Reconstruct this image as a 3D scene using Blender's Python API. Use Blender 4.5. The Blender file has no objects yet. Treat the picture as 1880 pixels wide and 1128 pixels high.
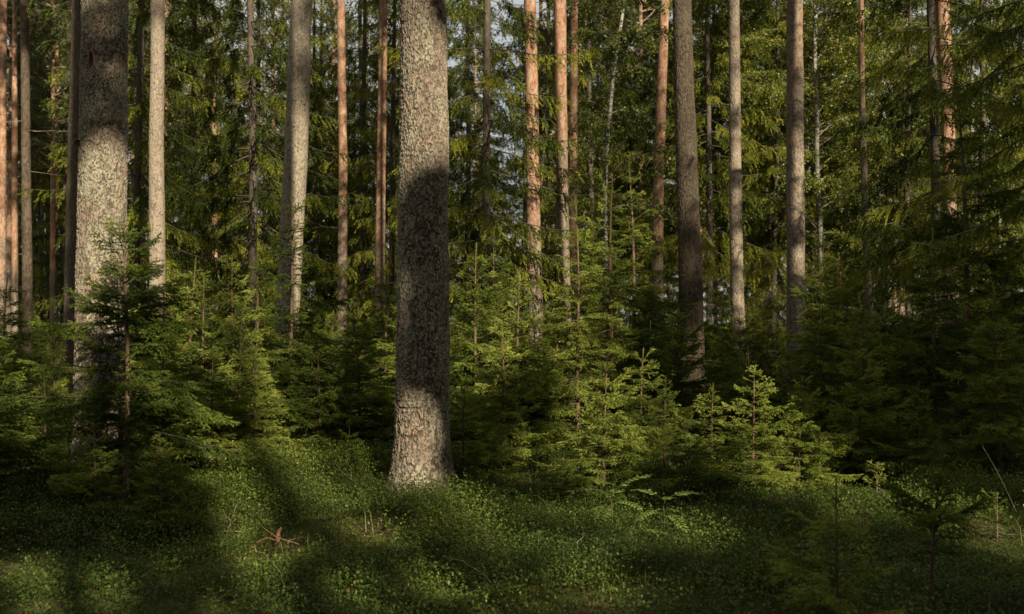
import bpy, math, random
import numpy as np
from mathutils import Vector, Matrix, noise as mnoise

random.seed(7)
R0 = np.random.default_rng(11)
sc = bpy.context.scene
COL = sc.collection
F, CX, HY, EYE = 1845.0, 940.0, 590.0, 1.5          # photograph geometry (1880 px wide)
rad = math.radians
SUN_EL, SUN_AZ = rad(26), rad(25)                    # sun behind the viewer, to the right
SUN = np.array([math.sin(SUN_AZ)*math.cos(SUN_EL), -math.cos(SUN_AZ)*math.cos(SUN_EL), math.sin(SUN_EL)])
E1 = np.cross(SUN, [0, 0, 1]); E1 /= np.linalg.norm(E1)
E2 = np.cross(E1, SUN)

# ------------------------------------------------------------------ noise
def hash2(i, j, s=0):
    h = (i.astype(np.int64)*374761393 + j.astype(np.int64)*668265263 + s*1442695041) & 0x7fffffff
    h = ((h ^ (h >> 13))*1274126177) & 0x7fffffff
    h = ((h ^ (h >> 15))*2246822519) & 0x7fffffff
    return ((h ^ (h >> 16)) & 0xffffff)/float(0xffffff)

def vnoise(u, v, s=0, per=0):
    i = np.floor(u); j = np.floor(v); a = u-i; b = v-j
    a = a*a*(3-2*a); b = b*b*(3-2*b)
    i1 = i+1
    if per: i = i % per; i1 = i1 % per
    return (hash2(i, j, s)*(1-a)+hash2(i1, j, s)*a)*(1-b)+(hash2(i, j+1, s)*(1-a)+hash2(i1, j+1, s)*a)*b

def fbm(u, v, s=0, o=4):
    r = 0; w = .5
    for k in range(o):
        r = r+w*vnoise(u*2**k, v*2**k, s+k*17); w *= .5
    return r/(1-.5**o)

def worley(u, v, s, per):
    """jittered cells, periodic in u: distance to the border and a random value of the cell"""
    i = np.floor(u); j = np.floor(v)
    d1 = np.full(u.shape, 9.); d2 = d1.copy(); c = np.zeros(u.shape)
    for di in (-1, 0, 1):
        for dj in (-1, 0, 1):
            ci = (i+di); cj = j+dj; cp = ci % per
            x = ci+.5+.8*(hash2(cp, cj, s)-.5); y = cj+.5+.8*(hash2(cp, cj, s+5)-.5)
            d = np.hypot(u-x, v-y); r = hash2(cp, cj, s+9)
            m = d < d1
            d2 = np.where(m, d1, np.minimum(d2, d)); c = np.where(m, r, c); d1 = np.where(m, d, d1)
    return d2-d1, c

def sstep(a, b, x):
    t = np.clip((x-a)/(b-a), 0, 1); return t*t*(3-2*t)

# ------------------------------------------------------------------ ground height
def gnd(x, y):
    x = np.asarray(x, float); y = np.asarray(y, float)
    def bump(cx, cy, sx, sy, h): return h*np.exp(-((x-cx)/sx)**2-((y-cy)/sy)**2)
    z = bump(-2.0, 9.2, 1.5, .9, .17)+bump(-.75, 7.3, .80, .5, .21)-.10*np.exp(-((y-6.5)/1.7)**2)+bump(-.7, 8.5, .7, .35, -.07)+bump(1.6, 9.4, 1.3, .8, .10)
    z = z+bump(-2.2, 7.4, .5, .45, -.14)+bump(-2.8, 6.0, .8, .5, -.08)+bump(-2.3, 5.3, .7, .35, .10)+bump(.9, 5.6, .9, .4, .08)+bump(3.6, 7.6, 1.5, 1, .06)+bump(2.2, 6.7, .8, .5, .06)
    z = z+.10*(fbm(x*.9+40, y*.9+40, 3)-.5)+.5*(fbm(x*.12+9, y*.12+5, 8)-.5)*sstep(11, 25, np.hypot(x, y))
    return z+.022*np.clip(y-9, 0, 30)

def wx(px, Y): return (px-CX)/F*Y
def wz(py, Y): return EYE-(py-HY)/F*Y

# ------------------------------------------------------------------ materials
def new_mat(name):
    m = bpy.data.materials.new(name); m.use_nodes = True
    nt = m.node_tree; nt.nodes.clear()
    out = nt.nodes.new('ShaderNodeOutputMaterial')
    return m, nt, out

class NT:
    def __init__(s, nt): s.nt = nt
    def n(s, t, **k):
        d = s.nt.nodes.new(t)
        for a, b in k.items():
            if isinstance(a, str) and hasattr(d, a): setattr(d, a, b)
        return d
    def l(s, a, b): s.nt.links.new(a, b)
    def attr(s, name): d = s.n('ShaderNodeAttribute'); d.attribute_name = name; return d.outputs['Fac']
    def math(s, op, a, b=None, c=None, clamp=False):
        d = s.n('ShaderNodeMath'); d.operation = op; d.use_clamp = clamp
        for k, v in enumerate((a, b, c)):
            if v is None: continue
            if hasattr(v, 'links'): s.l(v, d.inputs[k])
            else: d.inputs[k].default_value = v
        return d.outputs[0]
    def mix(s, f, a, b, mode='MIX'):
        d = s.n('ShaderNodeMix'); d.data_type = 'RGBA'; d.blend_type = mode
        for sock, v in ((d.inputs[0], f), (d.inputs[6], a), (d.inputs[7], b)):
            if hasattr(v, 'links'): s.l(v, sock)
            elif isinstance(v, tuple): sock.default_value = (*v, 1) if len(v) == 3 else v
            else: sock.default_value = v
        return d.outputs[2]
    def ramp(s, f, stops):
        d = s.n('ShaderNodeValToRGB'); e = d.color_ramp.elements
        while len(e) < len(stops): e.new(.5)
        for k, (p, c) in enumerate(stops):
            e[k].position = p; e[k].color = (*c, 1)
        s.l(f, d.inputs[0]); return d.outputs[0]
    def noise(s, vec, scale, detail=3, rough=.6, dist=0):
        d = s.n('ShaderNodeTexNoise'); d.inputs['Scale'].default_value = scale
        d.inputs['Detail'].default_value = detail; d.inputs['Roughness'].default_value = rough
        d.inputs['Distortion'].default_value = dist
        if vec is not None: s.l(vec, d.inputs['Vector'])
        return d.outputs['Fac']
    def mapr(s, f, a, b, c=0., d=1.):
        m = s.n('ShaderNodeMapRange'); m.inputs[1].default_value = a; m.inputs[2].default_value = b
        m.inputs[3].default_value = c; m.inputs[4].default_value = d; s.l(f, m.inputs[0]); return m.outputs[0]

def leaf_mat(name, stops, trans=.35, rand=.25, gloss=.012, rough=.5):
    m, nt, out = new_mat(name); N = NT(nt)
    oi = N.n('ShaderNodeObjectInfo')
    t = N.attr('tint')
    f = N.math('ADD', t, N.math('MULTIPLY', N.math('SUBTRACT', oi.outputs['Random'], .5), rand), clamp=True)
    c = N.ramp(f, stops)
    di = N.n('ShaderNodeBsdfDiffuse'); tr = N.n('ShaderNodeBsdfTranslucent')
    N.l(c, di.inputs[0]); N.l(N.mix(1.0, c, (1.25, 1.15, .6), 'MULTIPLY'), tr.inputs[0])
    mx = N.n('ShaderNodeMixShader'); mx.inputs[0].default_value = trans
    N.l(di.outputs[0], mx.inputs[1]); N.l(tr.outputs[0], mx.inputs[2])
    gl = N.n('ShaderNodeBsdfGlossy'); gl.inputs['Roughness'].default_value = rough
    gl.inputs[0].default_value = (.9, .9, .8, 1)
    m2 = N.n('ShaderNodeMixShader'); m2.inputs[0].default_value = gloss
    N.l(mx.outputs[0], m2.inputs[1]); N.l(gl.outputs[0], m2.inputs[2])
    N.l(m2.outputs[0], out.inputs[0])
    return m

M_young = leaf_mat('young_spruce_needles', rand=.5, stops=[(0, (.016, .032, .006)), (.42, (.042, .074, .010)), (.72, (.125, .170, .020)), (1, (.26, .31, .06))], trans=.4)
M_spruce = leaf_mat('spruce_needles', [(0, (.016, .028, .006)), (.42, (.056, .080, .011)), (.74, (.19, .205, .024)), (1, (.30, .29, .05))], trans=.4)
M_pine = leaf_mat('pine_needles', [(0, (.030, .050, .022)), (.5, (.065, .090, .035)), (1, (.14, .155, .060))])
M_birch = leaf_mat('birch_leaves', [(0, (.030, .048, .007)), (.5, (.100, .135, .013)), (1, (.24, .26, .028))], trans=.5, gloss=.03)
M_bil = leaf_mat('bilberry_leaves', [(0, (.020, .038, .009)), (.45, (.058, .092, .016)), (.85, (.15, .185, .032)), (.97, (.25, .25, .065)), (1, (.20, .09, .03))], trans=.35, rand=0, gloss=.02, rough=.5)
M_moss = leaf_mat('feather_moss', [(0, (.035, .042, .010)), (.5, (.085, .095, .018)), (.9, (.17, .17, .03)), (1, (.20, .14, .06))], trans=.25, rand=0)
M_grass = leaf_mat('grass_blades', [(0, (.035, .055, .012)), (.6, (.10, .13, .025)), (.9, (.20, .19, .06)), (1, (.34, .27, .14))], trans=.35, rand=0)
M_rowan = leaf_mat('rowan_leaves', [(0, (.07, .11, .025)), (.6, (.14, .18, .045)), (1, (.20, .23, .065))], trans=.4)

def wood_mat(name, a, b, scale=30, bump=.4):
    m, nt, out = new_mat(name); N = NT(nt)
    tc = N.n('ShaderNodeTexCoord')
    mp = N.n('ShaderNodeMapping'); mp.inputs['Scale'].default_value = (1, 1, .35); N.l(tc.outputs['Object'], mp.inputs[0])
    n1 = N.noise(mp.outputs[0], scale, 4, .65)
    c = N.mix(N.mapr(n1, .3, .7), a, b)
    bs = N.n('ShaderNodeBsdfPrincipled'); N.l(c, bs.inputs['Base Color']); bs.inputs['Roughness'].default_value = .9
    bs.inputs['Specular IOR Level'].default_value = .15
    bp = N.n('ShaderNodeBump'); bp.inputs['Strength'].default_value = bump; bp.inputs['Distance'].default_value = .01
    N.l(n1, bp.inputs['Height']); N.l(bp.outputs[0], bs.inputs['Normal']); N.l(bs.outputs[0], out.inputs[0])
    return m
M_stem = wood_mat('young_spruce_bark', (.060, .042, .027), (.13, .088, .052), 40)
M_twig = wood_mat('grey_dead_wood', (.10, .08, .06), (.24, .20, .155), 50)
M_palewood = wood_mat('pale_dry_wood', (.20, .15, .10), (.34, .27, .18), 40)
M_sprucebark = wood_mat('spruce_bark', (.035, .028, .022), (.10, .085, .066), 30, .8)
M_barkpiece = wood_mat('red_brown_bark_flake', (.16, .08, .05), (.26, .16, .10), 40)

def bark_mat(name, k=1.0):
    """pine bark: attributes say where fissures, scales, lichen and the orange upper bark are"""
    m, nt, out = new_mat(name); N = NT(nt)
    tc = N.n('ShaderNodeTexCoord'); P = tc.outputs['Object']
    mp = N.n('ShaderNodeMapping'); mp.inputs['Scale'].default_value = (1, 1, .45); N.l(P, mp.inputs[0])
    fine = N.noise(mp.outputs[0], 95, 4, .7)
    mid = N.noise(mp.outputs[0], 34, 3, .6)
    big = N.noise(P, 3.2, 3, .6)
    cell = N.attr('cell'); fis = N.attr('fissure'); lic = N.attr('lichen'); org = N.attr('orange'); gl = N.attr('grey')
    low = N.ramp(N.math('ADD', N.math('MULTIPLY', cell, .6), N.math('MULTIPLY', mid, .4)),
                 [(.15, (.050, .041, .034)), (.4, (.110, .094, .077)), (.65, (.180, .160, .133)), (1, (.27, .245, .205))])
    red = N.mapr(N.math('ADD', N.math('MULTIPLY', cell, .45), mid), .78, .92)
    low = N.mix(N.math('MULTIPLY', red, .5), low, (.235, .105, .065))
    lm = N.mapr(N.math('ADD', lic, N.math('MULTIPLY', N.math('SUBTRACT', fine, .5), 2.4)), .42, .60)
    lcol = N.mix(mid, (.15, .16, .12), (.33, .33, .262))
    low = N.mix(N.math('MULTIPLY', lm, .75), low, lcol)
    hi = N.ramp(N.math('ADD', N.math('MULTIPLY', cell, .5), N.math('MULTIPLY', mid, .5)),
                [(.2, (.11, .056, .037)), (.42, (.215, .118, .078)), (.68, (.285, .180, .125)), (1, (.38, .295, .225))])
    bl = N.noise(mp.outputs[0], 10, 4, .65, .4)
    hi = N.mix(N.mapr(bl, .50, .66, 0, .8), hi, (.33, .27, .22)); hi = N.mix(N.mapr(bl, .46, .34, 0, .75), hi, (.13, .06, .036))
    pit = N.mapr(N.noise(mp.outputs[0], 24, 2, .6), .64, .69, 0, .8)
    hi = N.mix(pit, hi, (.05, .025, .016))
    c = N.mix(org, low, hi)
    c = N.mix(N.math('MULTIPLY', gl, .85), c, N.mix(mid, (.155, .128, .104), (.30, .26, .215)))
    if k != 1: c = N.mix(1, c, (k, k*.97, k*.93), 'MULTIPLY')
    dk = N.math('MULTIPLY', fis, N.mapr(fine, .2, .6, .8, 1.))
    c = N.mix(dk, c, (.045, .03, .022))
    spot = N.mapr(N.noise(mp.outputs[0], 55, 2, .5), .63, .70)
    c = N.mix(N.math('MULTIPLY', spot, .7), c, (.07, .045, .03))
    c = N.mix(1, c, N.mix(big, (.78, .76, .72), (1.12, 1.1, 1.05)), 'MULTIPLY')
    bs = N.n('ShaderNodeBsdfPrincipled'); N.l(c, bs.inputs['Base Color']); bs.inputs['Roughness'].default_value = .92
    bs.inputs['Specular IOR Level'].default_value = .12
    h = N.math('ADD', N.math('MULTIPLY', fine, .6), N.math('ADD', mid, N.math('MULTIPLY', fis, -1.2)))
    bp = N.n('ShaderNodeBump'); bp.inputs['Strength'].default_value = .75; bp.inputs['Distance'].default_value = .008
    N.l(h, bp.inputs['Height']); N.l(bp.outputs[0], bs.inputs['Normal']); N.l(bs.outputs[0], out.inputs[0])
    return m
M_bark = bark_mat('pine_bark'); M_bark_dark = bark_mat('charcoal_and_shaded_bark', .48)  # charcoal bark; also paints shade into the dark bare left trunk

def birch_bark():
    m, nt, out = new_mat('birch_bark'); N = NT(nt)
    tc = N.n('ShaderNodeTexCoord')
    mp = N.n('ShaderNodeMapping'); mp.inputs['Scale'].default_value = (1, 1, 4); N.l(tc.outputs['Object'], mp.inputs[0])
    a = N.noise(mp.outputs[0], 7, 4, .65); b = N.noise(tc.outputs['Object'], 4, 3, .6)
    c = N.mix(N.mapr(a, .47, .60), N.mix(b, (.16, .155, .135), (.28, .265, .225)), (.05, .06, .05))
    bs = N.n('ShaderNodeBsdfPrincipled'); N.l(c, bs.inputs['Base Color']); bs.inputs['Roughness'].default_value = .8
    N.l(bs.outputs[0], out.inputs[0]); return m
M_birchbark = birch_bark()

def ground_mat():
    m, nt, out = new_mat('forest_floor_moss'); N = NT(nt)
    tc = N.n('ShaderNodeTexCoord'); P = tc.outputs['Object']
    a = N.noise(P, 2.2, 4, .65); b = N.noise(P, 40, 4, .7); d = N.noise(P, 9, 3, .6)
    moss = N.mix(b, (.030, .045, .012), (.085, .105, .025))
    litter = N.mix(b, (.03, .024, .014), (.085, .065, .035))
    c = N.mix(N.mapr(N.math('ADD', a, N.math('MULTIPLY', d, .4)), .62, .82), moss, litter)
    bs = N.n('ShaderNodeBsdfPrincipled'); N.l(c, bs.inputs['Base Color']); bs.inputs['Roughness'].default_value = 1
    bs.inputs['Specular IOR Level'].default_value = .05
    bp = N.n('ShaderNodeBump'); bp.inputs['Strength'].default_value = 1; bp.inputs['Distance'].default_value = .03
    N.l(N.math('ADD', b, d), bp.inputs['Height']); N.l(bp.outputs[0], bs.inputs['Normal']); N.l(bs.outputs[0], out.inputs[0])
    return m
M_ground = ground_mat()

# ------------------------------------------------------------------ mesh helpers
def mesh_from(name, V, faces, mats, attrs=None, smooth=False, midx=None):
    """faces: int array (n, k) with k = 3 or 4, or a list of such arrays"""
    if not isinstance(faces, list): faces = [faces]
    me = bpy.data.meshes.new(name)
    V = np.ascontiguousarray(V, np.float32)
    nl = sum(f.size for f in faces); nf = sum(len(f) for f in faces)
    me.vertices.add(len(V)); me.vertices.foreach_set('co', V.ravel())
    me.loops.add(nl); me.loops.foreach_set('vertex_index', np.concatenate([f.ravel() for f in faces]).astype(np.int32))
    tot = np.concatenate([np.full(len(f), f.shape[1], np.int32) for f in faces])
    st = np.concatenate([[0], np.cumsum(tot)[:-1]]).astype(np.int32)
    me.polygons.add(nf); me.polygons.foreach_set('loop_start', st)
    if smooth: me.polygons.foreach_set('use_smooth', np.ones(nf, bool))
    if midx is not None: me.polygons.foreach_set('material_index', midx.astype(np.int32))
    for k, a in (attrs or {}).items():
        at = me.attributes.new(k, 'FLOAT', 'POINT'); at.data.foreach_set('value', np.ascontiguousarray(a, np.float32))
    for mm in (mats if isinstance(mats, (list, tuple)) else [mats]): me.materials.append(mm)
    me.update(calc_edges=True); me.validate(clean_customdata=False)
    return me

def perp(D):
    """two unit vectors square to each row of D"""
    a = np.where(np.abs(D[:, 2:3]) < .9, np.array([[0, 0, 1.]]), np.array([[1., 0, 0]]))
    u = np.cross(D, a); u /= np.linalg.norm(u, axis=1, keepdims=True)+1e-9
    return u, np.cross(D, u)

def sticks(S, sides=3):
    """S rows: p0(3) p1(3) r0 r1 -> verts, quads"""
    S = np.asarray(S, float).reshape(-1, 8)
    p0, p1 = S[:, :3], S[:, 3:6]; D = p1-p0; D /= np.linalg.norm(D, axis=1, keepdims=True)+1e-9
    u, v = perp(D); n = len(S); V = np.empty((n, 2, sides, 3))
    for k in range(sides):
        a = 2*math.pi*k/sides; w = u*math.cos(a)+v*math.sin(a)
        V[:, 0, k] = p0+w*S[:, 6:7]; V[:, 1, k] = p1+w*S[:, 7:8]
    b = np.arange(n)[:, None]*2*sides
    Q = np.concatenate([np.concatenate([b+k, b+(k+1) % sides, b+sides+(k+1) % sides, b+sides+k], 1)[:, None] for k in range(sides)], 1)
    return V.reshape(-1, 3), Q.reshape(-1, 4)

def needles(rng, S, dens, ln, wd, ang=50, down=0.):
    """S rows: p0(3) p1(3) tint; returns verts, tris, tint"""
    S = np.asarray(S, float); D = S[:, 3:6]-S[:, :3]; L = np.linalg.norm(D, axis=1)
    n = np.maximum(2, (L*dens+rng.random(len(S))).astype(int))
    I = np.repeat(np.arange(len(S)), n); m = len(I)
    t = rng.random(m)[:, None]; Dn = (D/(L[:, None]+1e-9))[I]
    u, v = perp(Dn); a = rng.random(m)*2*math.pi
    rd = u*np.cos(a)[:, None]+v*np.sin(a)[:, None]
    th = np.radians(ang+rng.normal(0, 9, m))[:, None]
    nd = Dn*np.cos(th)+rd*np.sin(th); nd[:, 2] -= down
    ll = (ln*(.75+.5*rng.random(m)))[:, None]
    P = S[I, :3]+D[I]*t
    sn = rng.normal(size=(len(S), 3)); sn[:, 2] += .5
    w = np.cross(nd, sn[I]+rng.normal(0, .45, (m, 3))); w /= np.linalg.norm(w, axis=1, keepdims=True)+1e-9
    w *= (wd*(.7+.6*rng.random(m))/2)[:, None]
    V = np.stack([P-w, P+w, P+nd*ll], 1).reshape(-1, 3)
    tint = np.repeat(np.clip(S[I, 6]+rng.normal(0, .07, m), 0, 1), 3)
    return V, np.arange(3*m).reshape(-1, 3), tint

def add_obj(name, me, parent=None):
    o = bpy.data.objects.new(name, me); COL.objects.link(o)
    if parent: o.parent = parent
    return o

def thing(name, label, cat, loc=(0, 0, 0), group=None, rz=0, s=1.0):
    o = bpy.data.objects.new(name, None); COL.objects.link(o); o.empty_display_size = .2
    o.location = loc; o.rotation_euler = (0, 0, rz); o.scale = (s, s, s)
    o['label'] = label; o['category'] = cat
    if group: o['group'] = group
    return o

def tag(o, label, cat, group=None):
    o['label'] = label; o['category'] = cat
    if group: o['group'] = group
    return o

# ------------------------------------------------------------------ branches of spruces
UP = np.array([0, 0, 1.])
def rot_about(v, ax, a):
    c, s = math.cos(a), math.sin(a)
    return v*c+np.cross(ax, v)*s+ax*np.dot(ax, v)*(1-c)
def vec(az, el): return np.array([math.cos(az)*math.cos(el), math.sin(az)*math.cos(el), math.sin(el)])

def young_branch(rng, P, az, el, L, W, S, base_t, bare=.0, droop=.25):
    """one branch with flat side sprays"""
    step = .035; n = max(2, int(L/step)); step = L/n
    p = np.array(P, float); r0 = .0022+.0042*L
    side0 = rng.choice([-1, 1])
    for k in range(n):
        t = k/n
        e = el-droop*math.sin(min(1, t*1.3)*math.pi*.7)+.30*t*t*(1 if el < .6 else .3)
        d = vec(az+.12*math.sin(k*.7+P[2]*9), e)
        q = p+d*step
        r = r0*(1-t)+.0012
        W.append((*p, *q, r, max(.0012, r-r0/n)))
        if t >= bare: S.append((*p, *q, base_t+.25*t+(.35 if k >= n-2 else 0)))
        if t > .10 and k < n-1:
            nrm = np.cross(np.cross(d, UP), d); nrm /= np.linalg.norm(nrm)+1e-9
            for sd in (-1, 1):
                if rng.random() < .18 or t < bare*.7: continue
                l = min(.62*(L-k*step)+.025, .30)*rng.uniform(.55, 1.1)
                ld = rot_about(d, nrm, sd*rng.uniform(.75, 1.05)); ld = ld+np.array([0, 0, rng.uniform(-.5, .08)]); ld /= np.linalg.norm(ld)
                m = max(1, int(l/.05)); lp = q; ls = l/m
                for j in range(m):
                    ld2 = ld+d*.22*(j/m)+rng.normal(0, .06, 3); ld2 /= np.linalg.norm(ld2)
                    lq = lp+ld2*ls
                    W.append((*lp, *lq, .0016, .0012))
                    S.append((*lp, *lq, base_t+.18*t+(.38 if j == m-1 else 0)))
                    if l > .09 and j < m-1:
                        for s2 in (-1, 1):
                            if rng.random() < .2: continue
                            l2 = min(.55*(l-j*ls), .10)*rng.uniform(.6, 1.1)
                            sdv = rot_about(ld2, nrm, s2*rng.uniform(.7, 1.0))+np.array([0, 0, rng.uniform(-.5, .05)]); sdv /= np.linalg.norm(sdv)
                            S.append((*lq, *(lq+sdv*l2), base_t+.18*t+.28))
                    lp = lq
        p = q

def make_young(seed, H, wide=1.0, sparse=1.0, bare_base=.0):
    """returns (stem mesh, needle mesh, dead twig mesh or None)"""
    rng = np.random.default_rng(seed); W = []; S = []; Dd = []
    bend = rng.normal(0, .03, 2)
    def axis(z): return np.array([bend[0]*z*z/max(H, 1)+.012*math.sin(z*2.2+seed), bend[1]*z*z/max(H, 1)+.012*math.sin(z*1.7+seed*2), z])
    T = []; zs = np.linspace(-.08, H, max(6, int(H/.12)))
    rb = .006+.0085*H
    for a, b in zip(zs[:-1], zs[1:]):
        T.append((*axis(a), *axis(b), rb*(1-max(0, a)/H)**.9+.003, rb*(1-max(0, b)/H)**.9+.003))
    lead = min(.34, .10+.07*H)*rng.uniform(.8, 1.15)
    
    for q in range(3): S.append((*axis(H-lead), *axis(H-lead*.5), .6)); S.append((*axis(H-lead*.5), *axis(H), .8))
    z = H-lead; Lmax = (.32*H+.18)*wide
    first = True; asy = rng.random()*6.28; am = rng.uniform(.1, .35)
    while z > max(.10, bare_base*H):
        d = H-z
        n = int(rng.integers(4, 7)) if not first else int(rng.integers(3, 6))
        if sparse < .85: n = max(3, int(n*sparse+.5))
        a0 = rng.random()*6.28
        for k in range(n):
            if d > .4 and rng.random() < .12: continue
            L = (.09+.46*d*wide)*rng.uniform(.6, 1.15); L = min(L, Lmax*rng.uniform(.7, 1.1))*(1+am*math.cos(a0+6.283*k/n-asy))
            el = np.interp(d, [0, .35, .8, 1.5, 2.2], [1.0, .82, .48, .12, -.05])+rng.normal(0, .20)
            young_branch(rng, axis(z+rng.normal(0, .03)), a0+6.283*k/n+rng.normal(0, .2), el, L, W, S, rng.uniform(.18, .5), bare=np.interp(d, [.5, 2.2], [0, .38]), droop=np.interp(d, [0, .6, 2], [.05, .25, .38]))
        gap = rng.uniform(.15, .28)*(1.15 if sparse < 1 else 1)
        if d > .1 and not first:
            for k in range(int(rng.integers(2, 7)*sparse+.3)):
                zz = z-gap*rng.uniform(.25, .75); dd = H-zz
                young_branch(rng, axis(zz), rng.random()*6.28, np.interp(dd, [0, .9, 2], [.6, .2, 0]), min((.08+.32*dd), .65*Lmax)*rng.uniform(.45, 1), W, S, rng.uniform(.1, .4))
        z -= gap if not first else gap*.9
        first = False
    for k in range(int(6+5*H)):                                       # bare dead twigs low down
        zz = rng.uniform(.06, .32*H); az = rng.random()*6.28; L = rng.uniform(.12, .4); p = axis(zz)
        for j in range(3):
            q = p+vec(az+rng.normal(0, .15), rng.uniform(-.35, .1))*L/3; Dd.append((*p, *q, .0035-.001*j, .0025-.001*j)); p = q
    Vt, Qt = sticks(T, 8); Vw, Qw = sticks(W, 3); 
    Vd, Qd = sticks(Dd, 4)
    V = np.concatenate([Vt, Vw, Vd]); Q = np.concatenate([Qt, Qw+len(Vt), Qd+len(Vt)+len(Vw)])
    me_s = mesh_from('stem', V, Q, [M_stem, M_twig], midx=np.concatenate([np.zeros(len(Qt)+len(Qw)), np.ones(len(Qd))]))
    N, Tn, ti = needles(rng, S, 500, .0168, .0052, 46)
    me_n = mesh_from('needle_sprays', N, Tn, M_young, {'tint': ti})
    return me_s, me_n

def spruce_segments(rng, H, Lm, z0, spacing=.55, twig=.075, long_tw=.5, top_thin=True):
    """drooping branches of an old spruce with hanging side twigs: wood rows W, needle rows S"""
    W = []; S = []
    z = z0
    while z < H-.4:
        n = int(rng.integers(4, 7))
        a0 = rng.random()*6.28
        hi = z/H
        for k in range(n):
            zz = z+rng.uniform(-.2, .2)
            L = Lm*(1-hi)**.62*rng.uniform(.6, 1.1)*min(1, .55+.3*(z-z0))
            if L < .25: L = .25
            az = a0+6.283*k/n+rng.normal(0, .25); el = np.interp(hi, [0, .5, 1], [-.36, -.2, .7])+rng.normal(0, .14)
            st = .16; m = max(3, int(L/st)); st = L/m; p = np.array([0, 0, zz]); bt = rng.uniform(.1, .55)
            tws = twig*(1 if (not top_thin or z < 9) else 2.0)
            for j in range(m):
                t = j/m
                d = vec(az+.22*math.sin(j*.9+zz*5), el-.22*math.sin(t*2.6)+.55*t*t)
                q = p+d*st; W.append((*p, *q, .010*(1-t)*L/2+.003, .010*(1-t-1/m)*L/2+.003))
                if t > .2: S.append((*p, *q, bt+.15*t))
                if t > .16:
                    sv = np.cross(d, UP); sv /= np.linalg.norm(sv)
                    for i in range(max(1, int(st/tws))):
                        b = p+d*st*rng.random()
                        for sd in (-1, 1):
                            if rng.random() < .12: continue
                            l = long_tw*(.35+.9*t*(1.25-t))*rng.uniform(.45, 1.15)*min(1, L/1.2)
                            hang = rng.uniform(.6, 1.9)*(1-.4*t)
                            dv = sv*sd*rng.uniform(.3, .8)+d*rng.uniform(.25, .8)-UP*hang; dv /= np.linalg.norm(dv)
                            m1 = b+dv*l*.5; dv2 = dv-UP*.45; dv2 /= np.linalg.norm(dv2); m2 = m1+dv2*l*.5
                            tt = bt+.12*t+rng.normal(0, .08)
                            S.append((*b, *m1, tt)); S.append((*m1, *m2, tt+.2))
                            for u in range(2):
                                c = b+(m1-b)*rng.random(); sx = dv+sv*rng.normal(0, .7)+d*.3; sx /= np.linalg.norm(sx)
                                S.append((*c, *(c+sx*l*.4), tt+.12))
                p = q
        z += spacing*rng.uniform(.7, 1.25)*(1 if z < 9 else 1.5)
    return W, S

def trunk_sticks(H, r, seed, sides=10, n=22):
    T = []; zs = np.linspace(-.15, H, n)
    def ax(z): return (.05*math.sin(z*.5+seed), .05*math.sin(z*.37+seed*3), z)
    for a, b in zip(zs[:-1], zs[1:]):
        T.append((*ax(a), *ax(b), r*(1-max(a, 0)/H)**.8+.01+(.05*r/.15 if a < .1 else 0), r*(1-max(b, 0)/H)**.8+.01))
    return T

def dead_sticks(rng, z0, z1, n, Lr, r=.007, rt=.12):
    D = []
    for k in range(n):
        z = rng.uniform(z0, z1); az = rng.random()*6.28; L = rng.uniform(*Lr); m = 5; p = np.array([rt*math.cos(az), rt*math.sin(az), z]); el = rng.uniform(-.35, .15)
        for j in range(m):
            q = p+vec(az, el)*L/m; D.append((*p, *q, r*(1-j/m)+.0015, r*(1-(j+1)/m)+.0015))
            for s in (-1, 1):
                if rng.random() < .75:
                    e = q+vec(az+s*rng.uniform(.5, 1.1), el+rng.normal(0, .25))*L*rng.uniform(.1, .28); D.append((*q, *e, .0024, .0012))
            az += rng.normal(0, .2); el += rng.normal(-.03, .14); p = q
    return D

def make_spruce(seed, H=18, Lm=2.3, z0=2.2, r=.13, nd=(100, .033, .015), **k):
    rng = np.random.default_rng(seed)
    W, S = spruce_segments(rng, H, Lm, z0, **k)
    Vt, Qt = sticks(trunk_sticks(H, r, seed), 10)
    me_t = mesh_from('trunk', Vt, Qt, M_sprucebark, smooth=True)
    Vw, Qw = sticks(W, 4)
    N, Tn, ti = needles(rng, S, *nd, 40)
    V = np.concatenate([Vw, N]); 
    tint = np.concatenate([np.zeros(len(Vw)), ti])
    me_c = mesh_from('crown', V, [Qw, Tn+len(Vw)], [M_spruce, M_sprucebark], {'tint': tint},
                     midx=np.concatenate([np.ones(len(Qw)), np.zeros(len(Tn))]))
    return me_t, me_c, z0, r

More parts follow.
